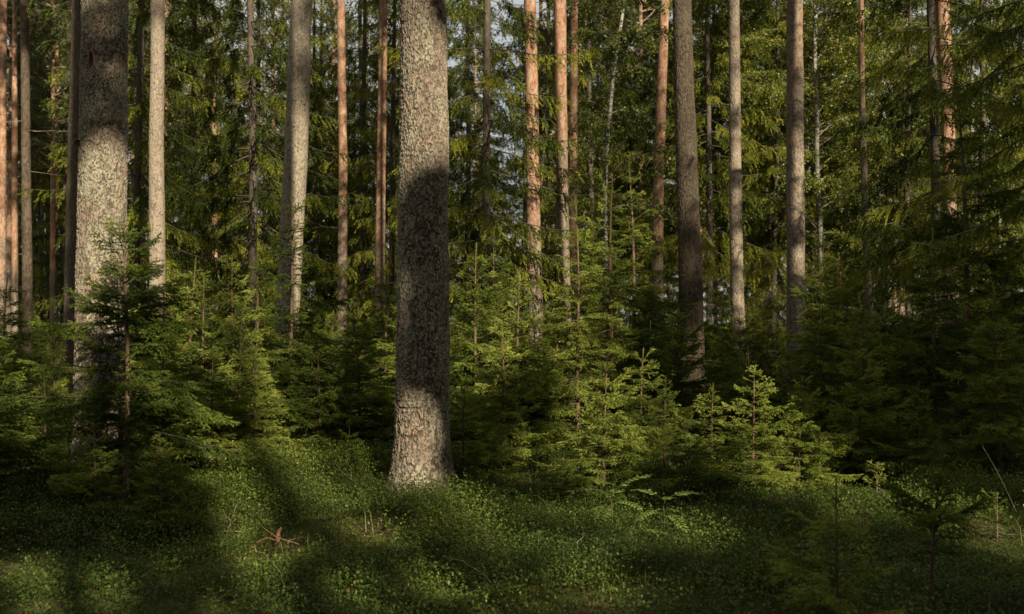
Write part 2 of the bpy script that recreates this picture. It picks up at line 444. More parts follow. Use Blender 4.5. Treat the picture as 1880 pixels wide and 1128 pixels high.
def make_pine_crown(seed, H, z0, Rm):
    rng = np.random.default_rng(seed); W = []; tips = []
    z = z0
    while z < H:
        for k in range(int(rng.integers(2, 5))):
            t = (z-z0)/(H-z0); L = Rm*(.55+.45*math.sin(min(1, t*1.15)*math.pi))*rng.uniform(.55, 1.1)*(1.05-.6*t)
            az = rng.random()*6.28; el = rng.uniform(-.1, .5)+.4*t; m = 6; p = np.array([0, 0, z])
            for j in range(m):
                q = p+vec(az, el)*L/m; W.append((*p, *q, .03*(1-j/m)+.006, .03*(1-(j+1)/m)+.006))
                if j >= 2:
                    for s in range(4):
                        e = q+vec(az+rng.normal(0, .9), el+rng.normal(.15, .4))*rng.uniform(.2, .55); W.append((*q, *e, .008, .004)); tips += [(q+e)/2, e]
                        for w in range(2):
                            e2 = e+vec(az+rng.normal(0, 1.1), rng.normal(.2, .4))*rng.uniform(.1, .3); W.append((*e, *e2, .004, .003)); tips.append(e2)
                az += rng.normal(0, .2); el += rng.normal(.05, .12); p = q
        z += rng.uniform(.25, .55)
    tips = np.array(tips); n = 22; P = np.repeat(tips, n, 0); m = len(P)
    d = rng.normal(size=(m, 3)); d[:, 2] += .35; d /= np.linalg.norm(d, axis=1, keepdims=True)
    w = np.cross(d, rng.normal(size=(m, 3))); w /= np.linalg.norm(w, axis=1, keepdims=True); w *= .008
    l = rng.uniform(.07, .14, m)[:, None]
    N = np.stack([P-w, P+w, P+d*l], 1).reshape(-1, 3)
    tt = np.repeat(np.clip(np.repeat(rng.uniform(.15, .8, len(tips)), n)+rng.normal(0, .1, m), 0, 1), 3)
    Vw, Qw = sticks(W, 4)
    return mesh_from('crown', np.concatenate([Vw, N]), [Qw, np.arange(3*m).reshape(-1, 3)+len(Vw)], [M_pine, M_palewood],
                     {'tint': np.concatenate([np.zeros(len(Vw)), tt])}, midx=np.concatenate([np.ones(len(Qw)), np.zeros(m)]))

def make_birch_crown(seed, H, z0, Rm, nb=70, leaf=.058, per=26):
    rng = np.random.default_rng(seed); W = []; tips = []
    for b in range(nb):
        t = (b+rng.random())/nb; z = z0+(H-z0)*t*.97; L = Rm*(.35+.9*math.sin(math.pi*(.15+.8*t)))*rng.uniform(.5, 1.1)
        az = rng.random()*6.28; el = rng.uniform(.3, .85); m = 7; p = np.array([0, 0, z])
        for j in range(m):
            q = p+vec(az, el)*L/m; W.append((*p, *q, .013*(1-j/m)+.003, .013*(1-(j+1)/m)+.003))
            if j >= 1:
                for s in range(3):
                    a2 = az+rng.normal(0, .8); e = q+vec(a2, el-.3)*rng.uniform(.15, .5); W.append((*q, *e, .004, .002))
                    e2 = e+vec(a2, -.9+rng.normal(0, .3))*rng.uniform(.1, .4); W.append((*e, *e2, .0025, .0015)); tips.append((q, e)); tips.append((e, e2))
            az += rng.normal(0, .15); el -= rng.uniform(.05, .22); p = q
    A = np.array([x[0] for x in tips]); B = np.array([x[1] for x in tips])
    I = np.repeat(np.arange(len(A)), per); m = len(I)
    P = A[I]+(B-A)[I]*rng.random((m, 1))+rng.normal(0, .05, (m, 3))
    d = rng.normal(size=(m, 3)); d[:, 2] -= .7; d /= np.linalg.norm(d, axis=1, keepdims=True)
    w = np.cross(d, rng.normal(size=(m, 3))); w /= np.linalg.norm(w, axis=1, keepdims=True)
    l = (leaf*rng.uniform(.7, 1.2, m))[:, None]
    N = np.stack([P, P+d*l*.45+w*l*.38, P+d*l, P+d*l*.45-w*l*.38], 1).reshape(-1, 3)
    tt = np.repeat(np.clip(np.repeat(rng.uniform(.1, .8, len(A)), per)+rng.normal(0, .12, m), 0, 1), 4)
    Vw, Qw = sticks(W, 4)
    return mesh_from('crown', np.concatenate([Vw, N]), np.concatenate([Qw, np.arange(4*m).reshape(-1, 4)+len(Vw)]), [M_birch, M_twig],
                     {'tint': np.concatenate([np.zeros(len(Vw)), tt])}, midx=np.concatenate([np.ones(len(Qw)), np.zeros(m)]))

# ------------------------------------------------------------------ pine trunks from their outline
def bark_trunk(seed, ctrl, H, nu, dz, amp, orange0, orange1, grey=0., lich=.5, cw=.042, ch=.085, flare=.25, tops=6.0, dark=False):
    """ctrl: rows (z, x, r) from low to high. Rings of real bark relief; returns the mesh"""
    ctrl = np.array(ctrl); zt = max(ctrl[-1, 0], tops)
    z = np.concatenate([np.arange(-.15, zt, dz), np.linspace(zt, H, 14)])
    cz, cxs, crs = ctrl[:, 0], ctrl[:, 1], ctrl[:, 2]
    x = np.interp(z, cz, cxs); r = np.interp(z, cz, crs)
    s_hi = (cxs[-1]-cxs[-2])/(cz[-1]-cz[-2]); s_lo = (cxs[1]-cxs[0])/(cz[1]-cz[0])
    hi = z > cz[-1]; lo = z < cz[0]
    x[hi] = cxs[-1]+s_hi*.7*(z[hi]-cz[-1]); x[lo] = cxs[0]+s_lo*(z[lo]-cz[0])
    r[hi] = crs[-1]*(1-(z[hi]-cz[-1])/(H-cz[-1]+.01)*.82)
    r[lo] = crs[0]
    if len(x) > 9:
        k = max(3, int(.5/dz)) | 1; ker = np.hanning(k+2)[1:-1]; ker /= ker.sum()
        xp = np.pad(x, k//2, mode='edge'); xs = np.convolve(xp, ker, 'valid'); xs[-16:] = x[-16:]; xs[:k//2] = x[:k//2]; x = xs
    r0 = float(np.median(crs))
    th = np.linspace(0, 2*math.pi, nu, endpoint=False)
    Z, TH = np.meshgrid(z, th, indexing='ij')
    Rr = r[:, None]*np.ones_like(TH)
    fl = np.clip(1-np.maximum(Z, 0)/.55, 0, 1)**2
    Rr *= 1+flare*fl*(.55+.9*vnoise(TH*7/(2*math.pi), Z*0, seed, 7))
    Rr *= 1+.05*(vnoise(TH*5/(2*math.pi), Z*.9, seed+3, 5)-.5)+.05*(vnoise(TH*3/(2*math.pi), Z*3.1, seed+4, 3)-.5)
    per = max(6, int(round(2*math.pi*r0/cw)))
    A0 = TH/(2*math.pi)
    k1 = max(8, int(round(2*math.pi*r0/.05)))
    wu = .35*(vnoise(A0*k1*2, Z/.022, seed+21, k1*2)-.5); wv = .55*(vnoise(A0*k1, Z/.05, seed+22, k1)-.5)
    d, c = worley(A0*per+wu, Z/ch+wv, seed, per)
    per2 = per*2; d2, c2 = worley(A0*per2+wu*1.3, Z/(cw*.62)+wv*2, seed+50, per2)
    k3 = max(6, int(round(2*math.pi*r0/.075)))
    rg = np.abs(fbm(A0*k3+.0, Z/.22, seed+70, 1)*.6+.4*vnoise(A0*k3*3, Z/.06, seed+71, k3*3)-.5)
    furrow = (1-sstep(.0, .075, rg))*sstep(.35, .6, vnoise(A0*k3, Z/.35, seed+72, k3))*np.clip(.5+.8*np.exp(-np.maximum(Z, 0)/1.3), 0, 1)
    gapm = (1-sstep(.0, .17, d))*sstep(.50, .66, hash2(np.floor(c*997), np.floor(c*613), 3)*.5+.5*vnoise(A0*k1, Z/.06, seed+77, k1))
    fis = np.clip(np.maximum(gapm, furrow*.95), 0, 1)
    fis = np.maximum(fis, .85*(1-sstep(.0, .2, d2))*(c2 < .22))
    org = sstep(orange0, orange1, Z+.9*(vnoise(TH*6/(2*math.pi), Z*2.2, seed+31, 6)-.5)*(orange1-orange0))
    rel = (amp*(.55*c-1.0*fis)+amp*.7*(c2-.5)*sstep(0, .15, d2))*(1-.75*org)
    Rr = Rr+rel
    X = x[:, None]+Rr*np.cos(TH); Y = Rr*np.sin(TH)
    V = np.stack([X, Y, Z], -1).reshape(-1, 3)
    nz = len(z); i = np.arange(nz-1)[:, None]; j = np.arange(nu)[None]
    Q = np.stack([i*nu+j, i*nu+(j+1) % nu, (i+1)*nu+(j+1) % nu, (i+1)*nu+j], -1).reshape(-1, 4)
    lic = np.clip(lich*(.4+1.2*vnoise(TH*9/(2*math.pi), Z*4.5, seed+60, 9))*(.55+.45*c2)+.18*(c2-.5), 0, 1)
    cellv = .5*c+.5*c2
    return mesh_from('trunk', V, Q, M_bark_dark if dark else M_bark, {'cell': cellv.ravel(), 'fissure': (fis*(1-.65*org)*(.6 if amp < .004 else .9)).ravel(), 'lichen': (lic*(1-org)).ravel(),
                     'orange': org.ravel(), 'grey': np.full(V.shape[0], grey)*(1-org.ravel())}, smooth=(nu < 200))

PINE_CROWNS = [make_pine_crown(901+k, 19, 11.5 if k < 2 else 7.5, 2.0) for k in range(3)]
STUBS = []
for k in range(4):
    Vd, Qd = sticks(dead_sticks(np.random.default_rng(700+k), 0, .01, 1, (.45, 1.1), .008, 0), 5)
    STUBS.append(mesh_from('dead_branch', Vd, Qd, M_twig))

def pine(label, Y, pts, H=18, detail=2, orange=(6, 9), grey=0., lich=.5, group=None, stubs=None, cat='pine tree', crown=0, base_py=None, flare=.25, seed=None):
    """pts: (py, px centre, px width) from the photo, top to bottom"""
    pts = sorted(pts, key=lambda p: -p[0])
    bx = wx(pts[0][1], Y); bz = float(gnd(bx, Y))
    rows = [(wz(py, Y)-bz, wx(px, Y)-bx, w/2/F*Y) for py, px, w in pts]
    t = thing('pine_tree', label, cat, (bx, Y, bz), group)
    seed = seed or int(abs(pts[0][1])*7+Y*31)
    if detail == 3: a = dict(nu=340, dz=.0070, amp=.0118, cw=.023, ch=.050)
    elif detail == 2: a = dict(nu=110, dz=.014, amp=.007, cw=.027, ch=.058)
    elif detail == 1: a = dict(nu=56, dz=.04, amp=.004, cw=.045, ch=.08)
    else: a = dict(nu=20, dz=.16, amp=.003, cw=.06, ch=.12)
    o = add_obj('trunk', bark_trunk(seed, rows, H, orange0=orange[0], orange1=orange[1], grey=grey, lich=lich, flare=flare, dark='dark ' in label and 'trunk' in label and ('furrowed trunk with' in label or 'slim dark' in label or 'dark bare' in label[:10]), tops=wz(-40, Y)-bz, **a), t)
    top = rows[-1]; sl = (rows[-1][1]-rows[-2][1])/(rows[-1][0]-rows[-2][0])
    c = add_obj('crown', PINE_CROWNS[crown], t); s = H/19; c.scale = (s, s, s); c.rotation_euler = (0, 0, seed % 7)
    c.location = (top[1]+sl*.7*(H*.8-top[0]), 0, 0)
    rr = random.Random(seed)
    small = stubs is None; stubs = 3 if small and detail == 2 else (stubs or 0)
    for k in range(stubs):
        z = rr.uniform(rows[0][0]+1.2, rows[-1][0]-.1); xx = np.interp(z, [q[0] for q in rows], [q[1] for q in rows])
        b = add_obj('dead_branch', STUBS[rr.randrange(4)], t); b.location = (xx, 0, z); b.rotation_euler = (0, rr.uniform(-.2, .2), rr.random()*6.28); q = rr.uniform(.12, .5) if small else rr.uniform(.5, 1.1); b.scale = (q, q, q)
    return t

# the two thick near trunks
A = pine('thick grey pine trunk with flaking lichened bark at the centre, its foot in bilberry', 8.6,
     [(-40, 777, 84), (0, 777, 84), (100, 777, 85), (250, 778, 87), (400, 777, 89), (500, 777.5, 91), (650, 776, 95), (800, 774, 100), (905, 772, 106)], H=21, detail=3, orange=(9, 12), lich=.48, flare=.30)
B = pine('thick grey pine trunk at left with knot hole, a young spruce growing against it', 9.2,
     [(-40, 193, 78), (0, 192.5, 79), (200, 190, 80), (400, 188, 84), (600, 186, 88), (800, 185, 94), (880, 185, 98)], H=21, detail=3, orange=(9, 12), lich=.50)
def knot(parent, x, z, Yoff, w, h):
    """dark sunken knot with a swollen lip"""
    n = 20; V = []; 
    for k in range(n):
        a = 2*math.pi*k/n; sx = math.cos(a); sz = math.sin(a); hz = h*(1.25 if sz > 0 else .85)
        V += [(x+w*1.35*sx, -Yoff+.012, z+hz*1.12*sz), (x+w*sx*.9, -Yoff-.010, z+hz*.92*sz), (x+w*.55*sx*(1-.5*max(0, sz)), -Yoff+.002, z+hz*.7*sz)]
    V.append((x, -Yoff+.008, z)); c = len(V)-1
    Q = []; T = []
    for k in range(n):
        j = (k+1) % n
        for r in range(2): Q.append((k*3+r, j*3+r, j*3+r+1, k*3+r+1))
        T.append((k*3+2, j*3+2, c))
    o = add_obj('knot', mesh_from('knot', np.array(V), [np.array(Q), np.array(T)], [M_barkpiece, M_knot], smooth=True, midx=np.array([1 if i % 2 else 0 for i in range(2*n)]+[1]*n)), parent)
    return o
M_knot = wood_mat('knot_wood', (.018, .012, .009), (.05, .03, .02), 60)
knot(B, 0.0, wz(122, 9.2)-B.location.z, .205, .022, .075)
knot(B, -.145, wz(268, 9.2)-B.location.z, .145, .045, .025)

pine('slim dark trunk half hidden behind the thick left pine', 17, [(-40, 142, 18), (0, 142, 18), (250, 137, 22), (500, 133, 27), (700, 131, 29)], grey=.5, orange=(14, 16), lich=.5)
pine('smooth pale grey trunk standing right of the thick left pine', 15.5, [(-40, 290, 23), (0, 290, 24), (150, 289, 24.5), (250, 287, 25), (400, 288, 27), (640, 290, 29)], grey=.9, orange=(14, 16), lich=.5, seed=33)
pine('leaning greyish pine trunk with a lichen patch at its bend', 14, [(-40, 556, 37), (0, 554.5, 38), (100, 550, 39), (250, 545, 41), (330, 541, 42), (450, 534, 42), (600, 527, 43), (715, 523, 46)], grey=.55, orange=(9, 11), lich=.55)
pine('slender reddish pine with a bare side twig, left one of a spaced pair', 24, [(-40, 625, 14), (0, 625.5, 14.5), (120, 627, 15), (300, 630, 16), (420, 629, 16.5), (600, 628, 18)], orange=(2.2, 4.6), lich=.3, stubs=3)
pine('slender orange brown pine just left of the thick central trunk', 23, [(-40, 705, 15), (0, 704, 15), (150, 702, 16), (300, 700, 17), (430, 698, 17.5), (600, 696, 19)], orange=(1.8, 4.4), lich=.3)
pine('bright orange pine, left one of two sunlit trunks right of centre', 18, [(-40, 972, 22), (0, 973, 22), (150, 976, 23), (300, 978, 24), (450, 980, 25.5), (640, 985, 29)], orange=(1.6, 3.6), lich=.35, seed=51)
pine('pale sunlit pine with pinkish bark, right one of two bright trunks', 18.3, [(-40, 1027, 22), (0, 1028, 22), (150, 1029.5, 22), (300, 1031.5, 22), (450, 1033.5, 23.5), (680, 1037, 27)], orange=(2.2, 5.2), lich=.35, grey=.25)
pine('thin red brown pine close behind the pale sunlit pine', 20.5, [(-40, 1055, 14), (0, 1054, 14), (300, 1052.5, 15), (600, 1050, 17)], orange=(1.2, 3.4), lich=.2)
pine('rust coloured pine with curved leaning trunk left of the dark furrowed trunk', 22, [(-40, 1221, 16), (0, 1220, 17), (100, 1217, 17.5), (250, 1211.5, 19), (330, 1209, 19.5), (450, 1207, 20), (600, 1207, 22)], orange=(1.9, 3.8), lich=.3)
pine('dark furrowed trunk with pale scars, a charcoal grey pine right of centre', 14.5, [(-40, 1251, 33), (0, 1252, 34), (150, 1256, 36), (300, 1261, 38.5), (450, 1266, 41), (600, 1270, 44), (748, 1275, 47)], orange=(14, 16), lich=.36, seed=77)
pine('slim grey trunk with small branch scars right of the dark furrowed trunk', 18, [(-40, 1347, 19), (0, 1347.5, 19), (200, 1349, 20.5), (400, 1351, 22), (520, 1353, 23), (670, 1358, 25)], grey=.75, orange=(6, 12), lich=.5)
pine('straight brownish pine trunk, the last sturdy one before the dark right side', 15.5, [(-40, 1459, 28), (0, 1459, 28.5), (200, 1459.5, 30.5), (400, 1460.5, 32), (600, 1461, 33), (700, 1461, 35)], orange=(4, 8), lich=.4, grey=.25)
pine('thin pine with bright orange top and two bare twigs', 19.5, [(-40, 1580.5, 9), (0, 1581, 9), (120, 1582, 10), (250, 1584, 10.5), (400, 1589, 12), (560, 1595, 14)], orange=(5.0, 7.5), lich=.2, detail=1, stubs=3)
pine('red barked pine behind the dark spruce boughs at right', 19, [(-40, 1729, 25), (0, 1730, 25), (150, 1737, 24), (280, 1742, 23), (420, 1744, 25), (640, 1747, 28)], orange=(2.5, 4), lich=.3, detail=1)
# far pines at left
for px0, px1, w, Y, lab, org in [
    (6, 2, 13, 27, 'reddish pine trunk cut by the left picture edge', (2, 5)),
    (45, 51, 15, 21, 'dark bare pine trunk with crooked side twigs near the left edge', (7, 9.5)),
    (24, 15, 10, 38, 'thin orange pine between the left edge and the dark bare trunk', (2, 5)),
    (103, 102, 9, 40, 'thin bright orange pine right of the dark bare trunk', (2, 4)),
    (80, 74, 8, 46, 'narrow brown pine tucked just right of the dark bare trunk', (3, 6)),
    (128, 127, 7, 48, 'very thin orange pine next to the slim dark trunk', (2, 4)),
    (306, 300, 9, 36, 'orange pine peeking out behind the smooth pale grey trunk', (2, 4)),
    (500, 503, 7, 42, 'thin orange pine between the hanging spruce and the leaning trunk', (3, 5)),
    (612, 612, 7, 44, 'thinnest orange pine right of the leaning greyish trunk', (2, 4)),
    (1646, 1641, 9, 40, 'left trunk of a close pair of far orange pines at right', (1, 3)),
    (1657, 1655, 9, 41, 'right trunk of a close pair of far orange pines at right', (1, 3)),
    (1538, 1543, 7, 45, 'small far orange pine left of the thin orange topped pine', (1, 3)),
    (86, 90, 8, 52, 'far dim pine trunk in the crowd left of the slim dark trunk', (3, 7)),
    (62, 64, 6, 58, 'faint far pine trunk touching the dark bare trunk', (2, 5)),
    (118, 116, 6, 55, 'faint far orange pine between the bright orange pine and the slim dark trunk', (2, 5)),
    (1176, 1178, 7, 34, 'thin orange pine behind the pale birch sapling', (1, 3)),
    ]:
    pine(lab, Y, [(-40, px0, w*.95), (0, px0, w*.95), (300, (px0+px1)/2, w*1.05), (600, px1, w*1.2)], detail=1 if Y < 30 else 0, orange=org, lich=.25, stubs=4 if px0 == 45 else 2, crown=1 if Y < 30 else 2, H=18)

# ------------------------------------------------------------------ old spruces
SPR = [make_spruce(301, 18, 2.6, 1.6, r=.085, spacing=.42, twig=.055, long_tw=.55), make_spruce(302, 17, 2.4, 1.0, r=.07, spacing=.40, twig=.055, long_tw=.55), make_spruce(303, 15, 2.2, .6, r=.07, spacing=.38, twig=.055, long_tw=.55)]
SPR_NEAR = make_spruce(304, 14, 3.1, 1.7, r=.10, spacing=.42, twig=.032, long_tw=.5, nd=(230, .021, .0065))
def spruce(label, px, Y, v, rz=0., s=1., group=None):
    x = wx(px, Y); me = SPR[v] if v < 3 else SPR_NEAR
    t = thing('spruce_tree', label, 'spruce tree', (x, Y, float(gnd(x, Y))), group, rz, s)
    add_obj('trunk', me[0], t); add_obj('crown', me[1], t); 
    if not group:
        rr = random.Random(px)
        for k in range(5):
            b = add_obj('dead_branch', STUBS[rr.randrange(4)], t); b.location = (0, 0, rr.uniform(.6, me[2]+2.5)); b.rotation_euler = (0, rr.uniform(-.2, .2), rr.random()*6.28); q = rr.uniform(.6, 1.2); b.scale = (q, q, q)
    return t
spruce('tall spruce with pale thin trunk and sunlit hanging boughs left of the leaning trunk', 460, 20, 0, .4)
spruce('tall spruce with long drooping sunlit boughs right of the central trunk', 893, 17.5, 1, 1.1)
spruce('shadowy spruce directly right of the thick left pine', 256, 19, 1, 2.2, 1.05)
spruce('dark spruce with hanging boughs between the two slender pines', 668, 29, 0, 3.0)
spruce('yellow green spruce behind the thin red brown pine', 1085, 27, 2, .8, 1.1)
spruce('dark spruce behind the pale grey trunk, boughs down to the saplings', 352, 23, 2, 4.1, 1.1)
spruce('spruce in the gap between the leaning trunk and the slender reddish pine', 580, 31, 1, 5.1)
spruce('bright spruce bough tree between the thin orange topped pine and the red pine', 1668, 27, 0, 2.8, .95)
spruce('dark grey trunked spruce just left of the red barked pine', 1712, 16, 1, 5.5, 1.0)
spruce('near dark spruce at the right edge stretching long boughs into the picture', 1965, 11.2, 3, .3)
spruce('dark spruce filling the gap behind the furrowed trunk', 1300, 25, 2, 1.7, 1.1)
spruce('dark spruce behind the two bright trunks', 1003, 27, 1, 2.6)
spruce('dark spruce right behind the straight brownish trunk', 1425, 27, 2, 3.6)
spruce('dim spruce behind the close pair of far orange pines', 1612, 36, 1, .2)
spruce('dark spruce crown filling the gap just left of the central trunk', 722, 27, 2, 5.2, 1.1)
spruce('dark spruce between the leaning trunk and the slender reddish pine, farther back', 590, 38, 0, 2.2, 1.0)
spruce('spruce far behind the central trunk', 800, 33, 0, 1.9)
spruce('green spruce at the far right behind the dark boughs', 1800, 24, 2, 2.4, 1.1)

# ------------------------------------------------------------------ birches
BC = [make_birch_crown(401, 14, 2.6, 2.0, 80), make_birch_crown(402, 13, 3.2, 1.7, 70), make_birch_crown(403, 10, 1.2, 1.5, 48, per=14)]
def birch(label, Y, pts, v, H=13.5, group=None, rz=0.):
    pts = sorted(pts, key=lambda p: -p[0]); bx = wx(pts[0][1], Y); bz = float(gnd(bx, Y))
    rows = np.array([(wz(py, Y)-bz, wx(px, Y)-bx, w/2/F*Y) for py, px, w in pts])
    t = thing('birch_tree', label, 'birch tree', (bx, Y, bz), group)
    zs = np.concatenate([np.linspace(-.2, rows[-1, 0], 26), np.linspace(rows[-1, 0], H, 10)[1:]])
    sl = (rows[-1, 1]-rows[-2, 1])/(rows[-1, 0]-rows[-2, 0])
    X = np.where(zs <= rows[-1, 0], np.interp(zs, rows[:, 0], rows[:, 1]), rows[-1, 1]+sl*.6*(zs-rows[-1, 0]))+.015*np.sin(zs*2.1+Y)
    Rr = np.where(zs <= rows[-1, 0], np.interp(zs, rows[:, 0], rows[:, 2]), rows[-1, 2]*(1-(zs-rows[-1, 0])/(H-rows[-1, 0])*.9))
    T = [(X[k], 0, zs[k], X[k+1], 0, zs[k+1], Rr[k], Rr[k+1]) for k in range(len(zs)-1)]
    V, Q = sticks(T, 10); add_obj('trunk', mesh_from('trunk', V, Q, M_birchbark, smooth=True), t)
    c = add_obj('crown', BC[v], t); c.rotation_euler = (0, 0, rz); c.location = (float(np.interp(H*.5, zs, X)), 0, 0)
    return t
birch('white barked birch with spotted trunk right of the straight brownish pine', 26, [(-40, 1495.5, 7), (0, 1496, 7), (250, 1499, 8.5), (530, 1508, 10)], 0)
birch('leaning grey birch stem crossing behind the spotted birch', 30, [(-40, 1468, 6), (150, 1474, 7), (250, 1480, 8), (400, 1489, 9), (530, 1493, 9.5)], 1, rz=1)
birch('pale crooked birch sapling with bare twigs left of the rust coloured pine', 21, [(-40, 1150, 5), (0, 1147, 5.5), (60, 1139, 6), (150, 1124, 7), (230, 1116, 7), (350, 1112, 8), (560, 1108, 9)], 2, H=9.5, rz=2)
birch('thin pale birch between the slim grey trunk and the straight brownish pine', 31, [(-40, 1404, 4), (0, 1404.5, 4), (150, 1407, 4.5), (320, 1409, 5.5), (540, 1410, 6)], 1, rz=3)
birch('thin grey birch right of the thin orange topped pine', 29, [(-40, 1612, 7), (0, 1613, 7), (200, 1622, 8), (420, 1628, 9), (560, 1632, 9)], 0, rz=4)
birch('leafy birch hidden behind the furrowed trunk', 33, [(-40, 1310, 6), (0, 1310, 6), (300, 1312, 7), (560, 1314, 8)], 0, rz=5)
birch('leafy birch behind the rust coloured pine', 36, [(-40, 1180, 6), (0, 1180, 6), (300, 1184, 7), (560, 1186, 8)], 1, rz=5.5)
birch('leafy yellow green birch behind the thin orange topped pine', 38, [(-40, 1552, 6), (0, 1552, 6), (300, 1555, 7), (560, 1558, 8)], 0, rz=2.5)
birch('leafy birch at the far right between red pine and edge', 30, [(-40, 1786, 5), (0, 1786, 5), (300, 1784, 6), (560, 1783, 7)], 1, rz=.7)

# ------------------------------------------------------------------ deep forest behind
rd = random.Random(5)
FARG = {'pine': [], 'spruce': [], 'birch': []}
far_spots = []
for k in range(2600):
    Y = rd.uniform(31, 88); px = rd.uniform(-260, 2140); x = wx(px, Y)
    if 1560 < px < 1720 and Y < 60: continue
    if any(math.hypot(x-a, Y-b) < 2.7+.012*Y for a, b in far_spots): continue
    far_spots.append((x, Y))
    if len(far_spots) >= 230: break
zone = lambda x, Y: ('at left behind the thick left pine' if CX+x/Y*F < 330 else 'between the pale grey trunk and the central trunk' if CX+x/Y*F < 780 else
                     'behind the two bright trunks' if CX+x/Y*F < 1180 else 'behind the furrowed and grey trunks' if CX+x/Y*F < 1470 else 'behind the dark right side')
for k, (x, Y) in enumerate(far_spots):
    pxx = CX+x/Y*F; z = float(gnd(x, Y)); u = rd.random()
    kind = ('pine' if u < .62 else 'spruce') if pxx < 330 else ('spruce' if u < .62 else 'pine' if u < .8 else 'birch') if pxx < 1050 else ('birch' if u < .42 else 'spruce' if u < .8 else 'pine')
    zn = zone(x, Y)
    if kind == 'pine':
        FARG['pine'].append((x, Y, z, zn))
    elif kind == 'spruce':
        t = spruce('distant spruce deep in the forest '+zn, pxx, Y, rd.randrange(3), rd.random()*6.28, rd.uniform(.8, 1.15), 'distant spruces '+zn)
    else:
        FARG['birch'].append((x, Y, z, zn))
pm = bark_trunk(99, [(0, 0, .12), (3, .02, .11), (8, 0, .095)], 18, 16, .3, .003, 1.5, 5, lich=.2, tops=8)
for x, Y, z, zn in FARG['pine']:
    t = thing('pine_tree', 'distant orange pine deep in the forest '+zn, 'pine tree', (x, Y, z), 'distant pines '+zn, rd.random()*6.28, rd.uniform(.8, 1.1))
    add_obj('trunk', pm, t); add_obj('crown', PINE_CROWNS[rd.choice((1, 2, 2))], t)
V, Q = sticks(trunk_sticks(14, .085, 4, n=26), 8); bm_ = mesh_from('trunk', V, Q, M_birchbark, smooth=True)
for x, Y, z, zn in FARG['birch']:
    t = thing('birch_tree', 'distant leafy birch deep in the forest '+zn, 'birch tree', (x, Y, z), 'distant birches '+zn, rd.random()*6.28, rd.uniform(.8, 1.15))
    add_obj('trunk', bm_, t); add_obj('crown', BC[rd.randrange(2)], t)

# ------------------------------------------------------------------ young spruces
YV = []
for i, (H, w, sp, bb) in enumerate([(.55, 1, 1, 0), (1.0, 1.1, 1, .1), (1.4, 1.05, 1, 0), (1.5, 1.25, 1, .0), (1.9, 1.0, 1, 0), (2.0, 1.2, 1, 0), (2.4, 1.1, 1, 0), (2.5, .9, 1, 0), (3.1, .9, .8, .0), (3.3, .75, .7, .05), (1.15, 1.15, .6, .15), (2.4, 1.5, 1.35, 0), (1.7, 1.35, 1.3, 0), (1.2, 1.45, .9, .2), (1.0, 1.9, 1.5, .45)]):
    YV.append((H,)+make_young(500+i*3, H, w, sp, bb))
def young(label, px, py, Y, v=None, rz=None, group=None, cat='young spruce'):
    x = wx(px, Y); g = float(gnd(x, Y)); H = wz(py, Y)-g
    if v is None:
        v = min(range(10), key=lambda q: abs(math.log(YV[q][0]/H))+.02*((q*7+int(px)) % 3))
    h, ms, mn = YV[v]
    t = thing('young_spruce', label, cat, (x, Y, g), group, rz if rz is not None else (px*.37) % 6.28, H/h)
    add_obj('stem', ms, t); add_obj('needle_sprays', mn, t)
    return t
